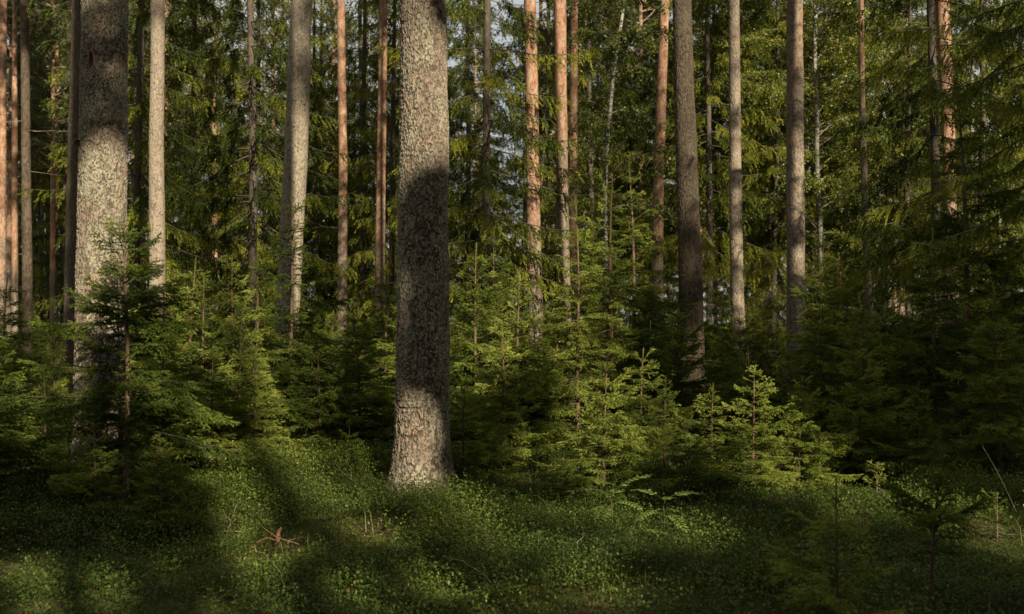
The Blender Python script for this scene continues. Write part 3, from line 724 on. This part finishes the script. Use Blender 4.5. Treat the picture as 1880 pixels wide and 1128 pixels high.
YOUNG = [
 ('full young spruce in front of the thick left pine, its leader drawn on the bark', 232, 393, 8.3, 11, 1.0),
 ('tall young spruce with brown stem right in front of the leaning trunk', 536, 352, 11.6, 8, .3),
 ('sapling with a pale star shaped tip between the pale grey trunk and leaning trunk', 424, 468, 11, 7, None),
 ('sapling with bare stem showing, just left of the leaning trunk', 474, 470, 11.4, 4, None),
 ('small dark sapling with long thin leader between two lit saplings', 442, 560, 10.2, 2, None),
 ('sapling just right of the pale grey trunk, lit at the top', 348, 470, 11.8, 5, None),
 ('sapling with upright leader, second right of the pale grey trunk', 373, 505, 11.2, 4, None),
 ('broad sapling with sunlit sprays right of the leaning trunk foot', 590, 610, 10.2, 12, None),
 ('dark bushy spruce between the leaning trunk and the central trunk', 660, 560, 10.8, 5, None),
 ('small spruce in the shade touching the left of the central trunk', 706, 480, 13.5, 8, None),
 ('bushy lit spruce right beside the central trunk', 872, 448, 11.2, 6, None),
 ('young spruce with fanned pale tips left of the bright orange pine', 950, 500, 10.8, 4, None),
 ('young spruce with thin leader behind the bushy lit spruce', 908, 420, 12.6, 8, None),
 ('tall thin spruce with brown stem before the pale crooked birch', 1121, 322, 13, 9, None),
 ('tall thin spruce with naked leader right of the brown stemmed one', 1165, 298, 14, 9, None),
 ('narrow dark spruce in front of the thin red brown pine', 1062, 372, 11.2, 9, None),
 ('young spruce with bare lower stem in front of the two bright trunks', 1106, 650, 8.5, 12, None),
 ('low sunlit spruce with pale shoots left of the dark furrowed trunk', 1221, 690, 9.0, 2, None),
 ('young spruce with brown stem and spreading lit sprays right of the furrowed trunk', 1381, 672, 8.6, 12, 2.1),
 ('spruce sapling at the foot of the dark furrowed trunk', 1308, 704, 9.6, 2, None),
 ('spruce tucked against the right side of the central trunk foot', 852, 700, 8.9, 2, None),
 ('bushy dark spruce between central trunk and bright pines', 925, 600, 9.7, 12, None),
 ('sparse sapling with a single stem, nearest at lower right', 1534, 878, 4.75, 13, 2.4),
 ('sapling with flat dense top on a dark stem, near the lower right corner', 1712, 872, 5.1, 14, 3.4),
 ('tiny lit spruce seedling near the right edge above the grass', 1832, 905, 7.0, 0, None),
 ('sunlit spruce cut by the left edge with boughs pointing right', -45, 560, 8.0, 5, None),
 ('small lit spruce in the gap left of the thick left pine', 82, 690, 9.6, 2, None),
 ('tiny dark spruce in front of the full young spruce', 338, 905, 7.4, 0, None),
 ('near spruce at the lower left edge with a lit bough tip', -95, 800, 5.0, 10, 1.8),
 ('dark sapling left of the slim dark trunk', 100, 600, 12.5, 4, None),
 ('dark sapling at the foot of the dark bare pine', 30, 625, 13.5, 4, None),
 ('shaded young spruce under the straight brownish trunk', 1452, 640, 10.4, 4, None),
 ('dark spruce with pale tip right of the straight brownish trunk', 1508, 560, 11.5, 6, None),
 ('dark spruce below the thin orange topped pine', 1592, 545, 11, 5, None),
 ('tall dark spruce with thin stem before the red barked pine', 1718, 420, 10.5, 6, None),
 ('tall sparse spruce with thin red stem at the far right', 1776, 130, 11.5, 9, None),
 ('wide dark spruce in the deepest shade at right', 1835, 520, 9.6, 6, None),
 ('dark spruce low in the right shade with one lit bough', 1690, 700, 9.0, 5, None),
 ('dark spruce sapling between the grey trunk and straight brownish trunk', 1408, 600, 12, 4, None),
 ('dark sapling in front of the slim grey trunk foot', 1345, 640, 12.5, 4, None),
 ('young spruce behind the low sunlit one, in shade', 1190, 590, 11.5, 5, None),
 ('dim spruce between the rust coloured pine and furrowed trunk', 1232, 520, 14.5, 8, None),
 ('small spruce under the two bright trunks', 1015, 650, 11.5, 2, None),
 ('spruce in shade left of the full young spruce, half under it', 130, 790, 8.3, 1, None),
 ('spruce sapling right of the full young spruce, lit from the right', 305, 690, 9.3, 3, None),
 ('shaded spruce behind the ground mound left of centre', 600, 720, 10.2, 2, None),
 ('bushy spruce left of the mound with sunlit outer sprays', 470, 620, 9.7, 12, None),
 ('dark bushy spruce directly left of the central trunk foot', 690, 690, 10.4, 3, None),
 ('small spruce at the right end of the lit row', 1480, 745, 9.6, 2, None),
 ('bushy spruce in the middle distance between the bright trunks and the furrowed trunk', 1175, 640, 10.3, 12, .4),
 ('bushy spruce crowding the thick left pine from the right', 385, 640, 9.4, 12, 2.2),
 ('bushy lit spruce just behind and right of the central trunk', 985, 560, 11.2, 5, 4.2),
 ('low bushy spruce at the right of the bare stemmed spruce', 1160, 770, 8.9, 1, 1.2),
 ('low wide dark spruce spreading in front of the full young spruce, left of its stem', 178, 770, 7.75, 12, 5.1),
 ('low dark spruce spreading in front of the full young spruce, right of its stem', 292, 800, 7.6, 12, 2.9),
 ('low dark spruce sapling filling the left foot of the central trunk', 640, 770, 9.3, 1, 2.0),
 ('knee high spruce right of the central trunk foot with a lit skirt', 905, 800, 8.3, 1, 3.0),
 ('short bushy spruce between the brown stemmed spruce and the furrowed trunk', 1262, 775, 8.5, 1, 4.0),
 ('bushy spruce at left between the edge and the thick left pine', 40, 700, 8.7, 12, 5.0),
 ('dark bushy spruce in front of the straight brownish trunk', 1465, 690, 8.8, 12, .8),
 ('dark bushy spruce in front of the thin orange topped pine', 1575, 640, 9.2, 12, 1.7),
 ('young spruce whose tip reaches the middle of the pale grey trunk', 300, 540, 10.4, 6, 2.6),
 ('young spruce standing between the central trunk and the bright orange pine', 900, 520, 12.2, 11, 1.3),
 ('young spruce whose tip ends beside the rust coloured pine foot', 1195, 540, 12.8, 11, 3.3),
 ('shaded spruce in the lower right behind the flat topped sapling', 1610, 850, 8.4, 0, None),
]
for lab, px, py, Y, v, rz in YOUNG: young(lab, px, py, Y, v, rz)
rf = random.Random(21); spots = [(wx(p[1], p[3]), p[3]) for p in YOUNG]; nfill = 0
while nfill < 125:
    Y = rf.uniform(11.5, 30); px = rf.uniform(-120, 2000); x = wx(px, Y)
    if any(math.hypot(x-a, Y-b) < .55 for a, b in spots): continue
    spots.append((x, Y)); nfill += 1
    py = rf.uniform(505, 640) if px < 1480 else rf.uniform(430, 600)
    zn = ('behind the thick left pine' if px < 330 else 'around the leaning trunk' if px < 740 else 'behind the two bright trunks' if px < 1180 else 'around the furrowed and grey trunks' if px < 1480 else 'in the dark right side')
    young('small spruce crowded in the shaded thicket '+zn, px, py, Y, group='thicket spruces '+zn)

# ------------------------------------------------------------------ shade: unseen spruces added behind the viewer, crowns cut for the light
GAPS = []                                                            # (px, py, Y, radius m): crowns are cut open here to let sun through
def gap(px, py, Y, r): 
    p = np.array([wx(px, Y), Y, wz(py, Y)]); GAPS.append((p@E1, p@E2, r))
for q in [(790, 185, 8.4, .36), (775, 120, 8.4, .25), (785, 245, 8.4, .16), (738, 800, 8.3, .24), (738, 880, 8.3, .2),
          (200, 470, 9, .38), (195, 380, 9, .36), (200, 540, 9, .3), (205, 320, 9, .25),
          (290, 180, 15.3, .6), (290, 260, 15.3, .6), (290, 350, 15.3, .7), (290, 440, 15.3, .6), (290, 80, 15.3, .3),
          (540, 300, 14, .5), (535, 360, 14, .5), (525, 450, 14, .5), (525, 540, 14, .4),
          (540, 430, 11.5, .2), (480, 500, 11.4, .4), (430, 500, 11, .4), (500, 600, 11, .45), (370, 510, 11.4, .35),
          (870, 500, 11.2, .5), (950, 540, 10.8, .5), (910, 450, 12.4, .4), (860, 600, 11, .3),
          (975, 100, 18, .8), (980, 250, 18, .8), (980, 400, 18, .8), (985, 540, 18, .5), (1030, 100, 18, .8), (1032, 250, 18, .8), (1034, 400, 18, .8), (1036, 540, 18, .7),
          (1120, 400, 13, .5), (1165, 400, 14, .5), (1140, 480, 13.5, .4), (1080, 450, 11.2, .25),
          (1220, 750, 9, .32), (1200, 720, 9, .2), (1300, 740, 9.5, .15), (1380, 720, 8.6, .2), (1430, 820, 8.6, .2), (1400, 880, 8.5, .15),
          (1345, 500, 18, .6), (1350, 250, 18, .8), (1355, 580, 18, .6), (1465, 440, 15.5, .5), (1465, 320, 15.5, .4), (1280, 660, 14.3, .3), (1270, 250, 14.3, .3),
          (540, 890, 9.2, .6), (640, 905, 8.8, .42), (460, 895, 9.2, .45), (560, 930, 8.6, .35), (700, 930, 8.3, .25), (840, 990, 7.2, .22), (870, 1010, 7, .15), (1000, 870, 9.5, .35),
          (130, 1095, 5.3, .2), (700, 1090, 5.5, .2), (1000, 1080, 5.4, .15),
          (1620, 930, 8, .5), (1760, 960, 7.5, .5), (1840, 930, 7.2, .4), (1130, 950, 7.2, .3), (1220, 960, 7.0, .25),
          (30, 620, 8, .35), (60, 690, 8, .35), (90, 740, 9.6, .25), (40, 950, 5.2, .12), (330, 770, 8.6, .25), (410, 830, 8.7, .2),
          (400, 590, 10.5, .35), (560, 720, 10, .3), (480, 680, 9.7, .35), (1010, 590, 11, .35), (1150, 560, 12, .4), (1160, 680, 10.2, .3), (1330, 760, 9, .25), (940, 610, 9.7, .25), (900, 560, 11, .3), (290, 760, 9, .3), (1480, 860, 8.6, .2)]: gap(*q)
rg_ = random.Random(77)
for k in range(75):
    Y_ = rg_.uniform(5, 8.2); gap(rg_.uniform(420, 1200), HY+EYE/Y_*F-40, Y_, rg_.uniform(.0, .10))
GA = np.array(GAPS)
def shade_tree(label, x, y, seed, H, Lm, z0, density=1.0):  # added unseen spruce, its boughs culled where sun should pass
    rng = np.random.default_rng(seed)
    W, S = spruce_segments(rng, H, Lm, z0, spacing=.37/density, twig=.12, long_tw=.65, top_thin=False)
    S = np.array(S); W = np.array(W); g = float(gnd(x, y)); off = np.array([x, y, g])
    def keep(A):
        mid = (A[:, :3]+A[:, 3:6])/2+off
        a = mid@E1; b = mid@E2; ok = np.ones(len(A), bool)
        for gu, gv, r in GA:
            ok &= ((a-gu)**2+(b-gv)**2) > (r+.12)**2
        return ok
    S = S[keep(S)]; W = W[keep(W)]
    p0, p1 = S[:, :3], S[:, 3:6]; D = p1-p0; Dn = D/(np.linalg.norm(D, axis=1, keepdims=True)+1e-9)
    w = np.cross(Dn, rng.normal(size=D.shape)); w /= np.linalg.norm(w, axis=1, keepdims=True)+1e-9; w *= .085
    V = np.stack([p0-w*.6, p0+w*.6, (p0+p1)/2+w, p1, (p0+p1)/2-w], 1).reshape(-1, 3)
    Vw, Qw = sticks(W, 4); b = np.arange(len(S))[:, None]*5+len(Vw)
    Fq = np.concatenate([b, b+1, b+2, b+4], 1); Ft = np.concatenate([b+4, b+2, b+3], 1)
    t = thing('spruce_tree', label, 'spruce tree', (x, y, g), 'added unseen shade spruces behind the viewer')
    Vt, Qt = sticks(trunk_sticks(H, .0065*H, seed), 8); add_obj('trunk', mesh_from('trunk', Vt, Qt, M_sprucebark, smooth=True), t)
    add_obj('crown', mesh_from('crown', np.concatenate([Vw, V]), [np.concatenate([Qw, Fq]), Ft], [M_spruce, M_sprucebark],
            {'tint': np.concatenate([np.zeros(len(Vw)), np.repeat(S[:, 6], 5)])}, midx=np.concatenate([np.ones(len(Qw)), np.zeros(len(Fq)+len(Ft))])), t)
    return t
rs = random.Random(3); k = 0
for row, (yy, zz) in enumerate([(-4.5, 2.0), (-8.0, 3.0), (-12.0, 4.0)]):
    for i in range(13):
        x = (i-4.5)*2.7+rs.uniform(-.7, .7)+(1.5 if row % 2 else 0)+.466*abs(yy)+1.0
        shade_tree('tall unseen spruce added behind the viewpoint, crown cut to shade the clearing', x, yy+rs.uniform(-.8, .8), 800+k, (16, 20, 22.5)[row]+(4.5 if i > 7 else 0)+rs.uniform(-1.5, 1.5), 2.4, (1.2, 3, 6)[row]); k += 1

shade_tree('near bushy unseen spruce added behind the viewpoint to shade the central trunk', 5.25, -3.0, 951, 15.5, 2.3, 4.5, 2.0)
shade_tree('slim bushy unseen spruce added behind the viewpoint to shade the central trunk from the left', 3.95, -3.2, 953, 13.5, 2.3, 5.0, 2.0)
for i, (x, y) in enumerate([(.25, -2.3), (2.5, -1.7), (4.2, -2.1), (5.9, -1.8), (7.6, -2.2)]):
    shade_tree('small bushy unseen spruce added close behind the viewpoint to shade the foreground', x, y, 960+i, 5.8+.4*(i % 2), 1.7, .5, .62)
shade_tree('tall unseen spruce added behind the viewpoint to shade the upper left trunk', 2.95, -4.0, 971, 15, 2.4, 7.5, 2.0)
shade_tree('leaning unseen spruce added behind the viewpoint to shade the right side', 8.6, -2.0, 952, 14, 2.4, 1.0, 1.2)

# ------------------------------------------------------------------ ground
def axis_pts(lo, hi, d, far, n):
    a = np.arange(lo, hi+1e-6, d); g = np.geomspace(d, far, n)
    return np.concatenate([lo-np.cumsum(g)[::-1], a, hi+np.cumsum(g)])
gx = axis_pts(-9, 9, .08, 60, 26); gy = axis_pts(2, 16, .08, 60, 26)
GX, GY = np.meshgrid(gx, gy); GZ = gnd(GX, GY)+.03*(fbm(GX*7, GY*7, 44)-.5)*(np.abs(GX) < 9.5)*(GY > 1.5)*(GY < 16.5)
nx, ny = len(gx), len(gy); i = np.arange(ny-1)[:, None]; j = np.arange(nx-1)[None]
Q = np.stack([i*nx+j, i*nx+j+1, (i+1)*nx+j+1, (i+1)*nx+j], -1).reshape(-1, 4)
go = add_obj('ground', mesh_from('ground', np.stack([GX, GY, GZ], -1).reshape(-1, 3), Q, M_ground, smooth=True)); go['kind'] = 'structure'

# bilberry carpet
def bilberry(name, n_stem, y0, y1, leafs, lsize, seed, hmul=1.0, tint0=0.):
    rng = np.random.default_rng(seed)
    Y = np.sqrt(rng.random(n_stem*2)*(y1**2-y0**2)+y0**2); X = (rng.random(n_stem*2)*2-1)*(.56*Y+.8)
    d = .55*fbm(X*1.1+3, Y*1.1, 71)+.45*fbm(X*3.1+7, Y*3.1, 75, 3); keep = rng.random(len(X)) < .04+.96*sstep(.40, .56, d)
    X, Y, d = X[keep][:n_stem], Y[keep][:n_stem], d[keep][:n_stem]; n = len(X)
    clump = .5*fbm(X*2.3, Y*2.3, 15)+.5*d
    h = hmul*(.05+.25*sstep(.35, .72, clump))*rng.uniform(.5, 1.15, n)
    Z = gnd(X, Y); base = np.stack([X, Y, Z-.01], 1)
    lean = rng.normal(0, .35, (n, 2)); top = base+np.stack([lean[:, 0]*h, lean[:, 1]*h, h], 1)
    Vs, Qs = sticks(np.concatenate([base, top, np.full((n, 1), .0011), np.full((n, 1), .0006)], 1), 3)
    I = np.repeat(np.arange(n), leafs); m = len(I)
    t = rng.random(m)**.42
    sp = (h[I]*.50+.02)
    P = base[I]+(top-base)[I]*t[:, None]+np.stack([rng.normal(0, 1, m)*sp*t, rng.normal(0, 1, m)*sp*t, rng.normal(0, .012, m)], 1)
    P[:, 2] = np.maximum(P[:, 2], Z[I]+.003)
    a = rng.random(m)*6.283; el = rng.normal(.25, .45, m)
    dv = np.stack([np.cos(a)*np.cos(el), np.sin(a)*np.cos(el), np.sin(el)], 1)
    w = np.stack([-np.sin(a), np.cos(a), rng.normal(0, .35, m)], 1)
    l = (lsize*rng.uniform(.65, 1.35, m))[:, None]
    fold = np.array([0, 0, 1.])*l*.10
    N = np.stack([P, P+dv*l*.5+w*l*.30+fold, P+dv*l, P+dv*l*.5-w*l*.30+fold], 1).reshape(-1, 3)
    pt = .5*fbm(X*.8+20, Y*.8, 33)+.5*fbm(X*2.6+20, Y*2.6, 37, 3); pale = (.42*np.exp(-((X+2.0)/1.1)**2-((Y-9.0)/.75)**2)+.22*np.exp(-((X+.35)/.35)**2-((Y-7.1)/.35)**2))[I]  # drier pale leaves, with sunlight painted into the tint on two lit patches
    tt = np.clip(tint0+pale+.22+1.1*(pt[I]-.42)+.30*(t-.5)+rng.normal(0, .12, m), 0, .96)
    tt[rng.random(m) < .008] = 1.
    V = np.concatenate([Vs, N]); Qn = np.arange(4*m).reshape(-1, 4)+len(Vs)
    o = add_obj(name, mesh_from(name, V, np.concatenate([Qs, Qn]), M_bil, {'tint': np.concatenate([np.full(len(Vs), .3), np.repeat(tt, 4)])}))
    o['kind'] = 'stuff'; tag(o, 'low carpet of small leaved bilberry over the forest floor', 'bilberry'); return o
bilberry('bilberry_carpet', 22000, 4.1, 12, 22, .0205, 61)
# grass
def grass(seed, n, y0, y1):
    rng = np.random.default_rng(seed)
    Y = np.sqrt(rng.random(n*3)*(y1**2-y0**2)+y0**2); X = (rng.random(n*3)*2-1)*(.56*Y+.8)
    d = fbm(X*1.4+50, Y*1.4+9, 91)+.10*(X > 1.5)
    k = rng.random(len(X)) < sstep(.40, .72, d); X, Y = X[k][:n], Y[k][:n]; n = len(X)
    B = np.stack([X, Y, gnd(X, Y)], 1); h = rng.uniform(.06, .24, n); a = rng.random(n)*6.28; ben = rng.uniform(.1, .9, n)
    D = np.stack([np.cos(a), np.sin(a), np.zeros(n)], 1); Sd = np.stack([-np.sin(a), np.cos(a), np.zeros(n)], 1)*rng.uniform(.0012, .0028, n)[:, None]
    m1 = B+D*(h*ben*.3)[:, None]+UP*(h*.62)[:, None]; m2 = B+D*(h*ben)[:, None]+UP*(h*(1-.25*ben))[:, None]
    V = np.stack([B-Sd, B+Sd, m1+Sd*.8, m1-Sd*.8, m2], 1).reshape(-1, 3); b = np.arange(n)[:, None]*5
    t = np.repeat(np.clip(rng.normal(.45, .2, n)+(rng.random(n) < .06)*.5, 0, 1), 5)
    o = add_obj('grass', mesh_from('grass', V, [np.concatenate([b, b+1, b+2, b+3], 1), np.concatenate([b+3, b+2, b+4], 1)], M_grass, {'tint': t}))
    o['kind'] = 'stuff'; tag(o, 'sparse green and straw grass blades among the bilberry', 'grass')
grass(17, 3800, 4.1, 12)
def moss(seed, n):
    rng = np.random.default_rng(seed)
    Y = np.sqrt(rng.random(n)*(12**2-4.1**2)+4.1**2); X = (rng.random(n)*2-1)*(.56*Y+.8)
    cl = fbm(X*3.3+11, Y*3.3, 131, 3); h = .012+.035*sstep(.45, .65, cl)*rng.uniform(.5, 1, n)
    B = np.stack([X, Y, gnd(X, Y)+h*.5], 1); V = []
    for k in range(4):
        a = rng.random(n)*6.283; el = rng.uniform(.1, 1.2, n); l = (h*.6+.012)*rng.uniform(.6, 1.3, n)
        dv = np.stack([np.cos(a)*np.cos(el), np.sin(a)*np.cos(el), np.sin(el)], 1)*l[:, None]; w = np.stack([-np.sin(a), np.cos(a), np.zeros(n)], 1)*.0032
        V.append(np.stack([B-w, B+w, B+dv], 1).reshape(-1, 3))
    t = np.repeat(np.clip(.2+1.0*(fbm(X*1.7, Y*1.7+30, 141)-.4)+rng.normal(0, .12, n), 0, .95), 3)
    o = add_obj('moss', mesh_from('moss', np.concatenate(V), np.arange(12*n).reshape(-1, 3), M_moss, {'tint': np.tile(t, 4)}))
    o['kind'] = 'stuff'; tag(o, 'soft feathery moss between the bilberry clumps', 'moss')
moss(23, 90000)

# ------------------------------------------------------------------ small things on the floor
def tube_obj(name, pts, r0, r1, mat, label, cat, sides=6, side=()):
    pts = np.array(pts, float); S = []
    for k in range(len(pts)-1):
        t0, t1 = k/(len(pts)-1), (k+1)/(len(pts)-1)
        S.append((*pts[k], *pts[k+1], r0+(r1-r0)*t0, r0+(r1-r0)*t1))
    for a, b, r in side: S.append((*a, *b, r, r*.4))
    V, Q = sticks(S, sides); o = add_obj(name, mesh_from(name, V, Q, mat, smooth=True)); tag(o, label, cat); return o
def on(px, py, Y, h=0.): return (wx(px, Y), Y, float(gnd(wx(px, Y), Y))+h)
def ground_pt(px, py, h=0.):
    """where the ray through a photo pixel meets the ground"""
    Y = 3.5
    while Y < 14 and wz(py, Y) > float(gnd(wx(px, Y), Y)): Y += .02
    return np.array([wx(px, Y), Y, float(gnd(wx(px, Y), Y))+h])
def fallen(label, a, b, r, mat, lift=.05, bow=.06, n=9, side=True, seed=1):
    p = ground_pt(*a, lift); q = ground_pt(*b, lift); rr = np.random.default_rng(seed); pts = []
    for k in range(n):
        t = k/(n-1); c = p+(q-p)*t; c[2] = float(gnd(c[0], c[1]))+lift+bow*math.sin(t*math.pi)+rr.normal(0, .008); c[0] += rr.normal(0, .008); pts.append(c)
    sd = []
    if side:
        for k in range(2, n-1, 2): sd.append((pts[k], pts[k]+np.array([rr.normal(0, .08), rr.normal(0, .08), rr.uniform(.02, .10)]), r*.5))
    return tube_obj('fallen_branch', pts, r, r*.45, mat, label, 'fallen branch', side=sd)
fallen('thin pale fallen stick on the lit mound left of the central trunk', (612, 885), (680, 935), .0035, M_palewood, .12, .02)
fallen('dark forked stick lying in the hollow below the lit mound', (405, 1020), (440, 930), .006, M_twig, .06, .06, seed=4)
fallen('thin straight twig on the ground at lower left', (395, 1002), (455, 998), .0035, M_palewood, .10, .0, seed=6, side=False)
fallen('curved bare twig under the full young spruce', (232, 893), (290, 912), .004, M_twig, .10, .06, seed=8)
fallen('grey twig lying at the dark lower left below the spruce boughs', (100, 985), (170, 1005), .004, M_twig, .07, .04, seed=9)
fallen('short bleached twig in the bilberry left of the rowan seedlings', (985, 1055), (992, 1008), .003, M_palewood, .14, .02, seed=10, side=False)
fallen('slender twig leaning through the bilberry below the rowan seedlings', (1055, 1058), (1082, 1020), .0028, M_palewood, .14, .05, seed=12, side=False)
fallen('thin straw coloured twig lying at the bottom centre', (820, 1065), (905, 1112), .0028, M_palewood, .13, .03, seed=13, side=False)
fallen('long dry stalk lying at lower left of centre', (470, 1040), (525, 1125), .0028, M_palewood, .13, .04, seed=14, side=False)
fallen('reddish needle covered twig in the hollow left of the mound', (475, 1010), (545, 1018), .006, M_barkpiece, .06, .02, seed=15)

def arch_stem(label, a, b, Y, sag, seed):
    p = np.array([wx(a[0], Y), Y, wz(a[1], Y)]); q = np.array([wx(b[0], Y), Y-.1, wz(b[1], Y)])
    pts = [p+(q-p)*t+UP*sag*math.sin(math.pi*t) for t in np.linspace(0, 1, 14)]
    return tube_obj('grass_stem', pts, .0011, .0007, M_twig, label, 'grass stem', 4)
arch_stem('long arching dry grass stem right of the central trunk foot', (1030, 985), (968, 905), 7.2, .10, 1)
arch_stem('thin slanting dry stem rising at the far right edge', (1866, 940), (1790, 815), 6.6, .02, 2)

def bark_flake():
    p = ground_pt(509, 1005, .02); V = []; n = 7
    for k in range(n):
        t = k/(n-1); w = .016*(1-.55*abs(t-.35)); c = p+np.array([.03*t-.01+.008*math.sin(t*7), .03*t, .11*t])
        for s in (-1, -.3, .3, 1): V.append(c+np.array([w*s, -.014*(1-s*s), .006*math.sin(s*5+t*9)]))
    for k in range(n*4): V.append(V[k]+np.array([0, .010, 0]))
    Q = []; m = n*4
    for k in range(n-1):
        for s in range(3):
            a = k*4+s; Q.append((a, a+1, a+5, a+4)); Q.append((m+a+4, m+a+5, m+a+1, m+a))
        Q.append((k*4, k*4+4, m+k*4+4, m+k*4)); Q.append((k*4+3, m+k*4+3, m+k*4+7, k*4+7))
    for s in range(3): Q.append((s, m+s, m+s+1, s+1)); Q.append((m-4+s, m-3+s, 2*m-3+s, 2*m-4+s))
    o = add_obj('bark_flake', mesh_from('bark_flake', np.array(V), np.array(Q), M_barkpiece, smooth=True)); tag(o, 'reddish flake of bark standing upright in the bilberry', 'bark flake')
bark_flake()

def rowan(label, px, py, Y, fronds, seed):
    py -= 22
    """seedling: a thin stem and pinnate leaves, each leaf a part"""
    x = wx(px, Y); g = float(gnd(x, Y)); H = wz(py, Y)-g; rng = np.random.default_rng(seed)
    t = thing('rowan_seedling', label, 'rowan seedling', (x, Y, g))
    V, Q = sticks([(0, 0, -.02, .01, 0, H*.5, .003, .0025), (.01, 0, H*.5, 0, 0, H*.85, .0025, .0015)], 5); add_obj('stem', mesh_from('stem', V, Q, M_stem), t)
    for az, el, L, hz in fronds:
        P = []; p = np.array([.005, 0, H*hz]); V = []; Qs = []; tt = []; W = []
        for k in range(9):
            e = el-.16*k*.5; d = vec(az, e); q = p+d*L/9; W.append((*p, *q, .0013, .0009))
            s = np.cross(d, UP); s /= np.linalg.norm(s)
            if k > 1:
                for sd in (-1, 1):
                    l = L*.26*(1-.07*abs(k-4.5))*rng.uniform(.85, 1.1); ld = s*sd*.9+d*.45-UP*.10+rng.normal(0, .06, 3); ld /= np.linalg.norm(ld); wv = np.cross(ld, np.cross(s*sd, ld)); wv = d-ld*np.dot(d, ld); wv /= np.linalg.norm(wv)
                    b = len(V); V += [q, q+ld*l*.4+wv*l*.17, q+ld*l*.75+wv*l*.13, q+ld*l, q+ld*l*.75-wv*l*.13, q+ld*l*.4-wv*l*.17]
                    Qs += [(b, b+1, b+2, b+5), (b+5, b+2, b+3, b+4)]; tt += [rng.uniform(.3, .9)]*6
            p = q
        b = len(V); ld = d; V += [p, p+ld*L*.1+s*L*.04, p+ld*L*.22, p+ld*L*.1-s*L*.04]; Qs.append((b, b+1, b+2, b+3)); tt += [.6]*4
        Vw, Qw = sticks(W, 3); nV = len(V)
        add_obj('leaf', mesh_from('leaf', np.concatenate([np.array(V), Vw]), np.concatenate([np.array(Qs), Qw+nV]), M_rowan, {'tint': np.array(tt+[.4]*len(Vw))}), t)
rowan('left rowan seedling with feathered leaves in front of the bare stemmed spruce', 1122, 925, 7.3, [(1.2, .35, .22, .9), (2.9, .05, .2, .7), (.7, .1, .2, .75), (3.5, 0.5, 0.319, 0.92), (0.2, 0.75, 0.29, 0.97), (4.3, 0.1, 0.29, 0.72), (5.6, 0.2, 0.232, 0.82)], 5)
rowan('right rowan seedling with feathered leaves on the bilberry', 1218, 938, 7.1, [(1.2, .35, .22, .9), (2.9, .05, .2, .7), (.7, .1, .2, .75), (0.3, 0.45, 0.29, 0.97), (2.4, 0.5, 0.261, 0.97), (5.2, 0.0, 0.246, 0.72), (3.6, 0.1, 0.217, 0.77)], 6)
rowan('lowest rowan seedling with a flat leaf between the two taller ones', 1160, 992, 6.8, [(0.1, 0.15, 0.29, 0.92), (3.4, 0.25, 0.261, 0.97), (4.7, 0.0, 0.189, 0.82)], 7)

# ------------------------------------------------------------------ light, sky, camera
w = bpy.data.worlds.new('World'); sc.world = w; w.use_nodes = True
nt = w.node_tree; bg = nt.nodes['Background']
sky = nt.nodes.new('ShaderNodeTexSky'); sky.sky_type = 'NISHITA'; sky.sun_disc = False
sky.sun_elevation = SUN_EL; sky.sun_rotation = math.pi-SUN_AZ; sky.dust_density = 2.5; sky.air_density = 1.0; sky.ozone_density = .6
tcw = nt.nodes.new('ShaderNodeTexCoord'); cl = nt.nodes.new('ShaderNodeTexNoise'); cl.inputs['Scale'].default_value = 2.2; cl.inputs['Detail'].default_value = 5
nt.links.new(tcw.outputs['Generated'], cl.inputs['Vector'])
cr = nt.nodes.new('ShaderNodeMapRange'); cr.inputs[1].default_value = .3; cr.inputs[2].default_value = .62; cr.inputs[3].default_value = .45; cr.inputs[4].default_value = .95
nt.links.new(cl.outputs['Fac'], cr.inputs[0])
mxw = nt.nodes.new('ShaderNodeMix'); mxw.data_type = 'RGBA'; mxw.inputs[7].default_value = (5.6, 5.4, 4.7, 1)   # thin bright cloud
nt.links.new(cr.outputs[0], mxw.inputs[0]); nt.links.new(sky.outputs[0], mxw.inputs[6])
nt.links.new(mxw.outputs[2], bg.inputs[0]); bg.inputs[1].default_value = .05
sl = bpy.data.lights.new('sun', 'SUN'); sl.energy = 5; sl.angle = rad(.8); sl.color = (1, .86, .63)
so = bpy.data.objects.new('sun', sl); COL.objects.link(so)
so.rotation_euler = Vector(-SUN).to_track_quat('-Z', 'Y').to_euler(); so.location = (10, -20, 20)

cam = bpy.data.cameras.new('camera'); co = bpy.data.objects.new('camera', cam); COL.objects.link(co)
co.location = (0, 0, EYE); co.rotation_euler = (rad(90), 0, 0)
cam.sensor_width = 36; cam.lens = 36*F/1880; cam.shift_y = (HY-564)/1880; cam.clip_end = 2000; cam.clip_start = .05
cam.dof.use_dof = True; cam.dof.focus_distance = 9.0; cam.dof.aperture_fstop = 3.2
sc.camera = co
vs = sc.view_settings; vs.view_transform = 'Standard'; vs.look = 'None'; vs.exposure = 1.25; vs.gamma = 1; vs.use_curve_mapping = False
cy = sc.cycles
cy.max_bounces = 5; cy.diffuse_bounces = 2; cy.glossy_bounces = 1; cy.transmission_bounces = 3; cy.transparent_max_bounces = 2
cy.sample_clamp_indirect = 4
cy.use_denoising = True; cy.denoising_prefilter = 'NONE'; cy.denoising_input_passes = 'RGB_ALBEDO_NORMAL'
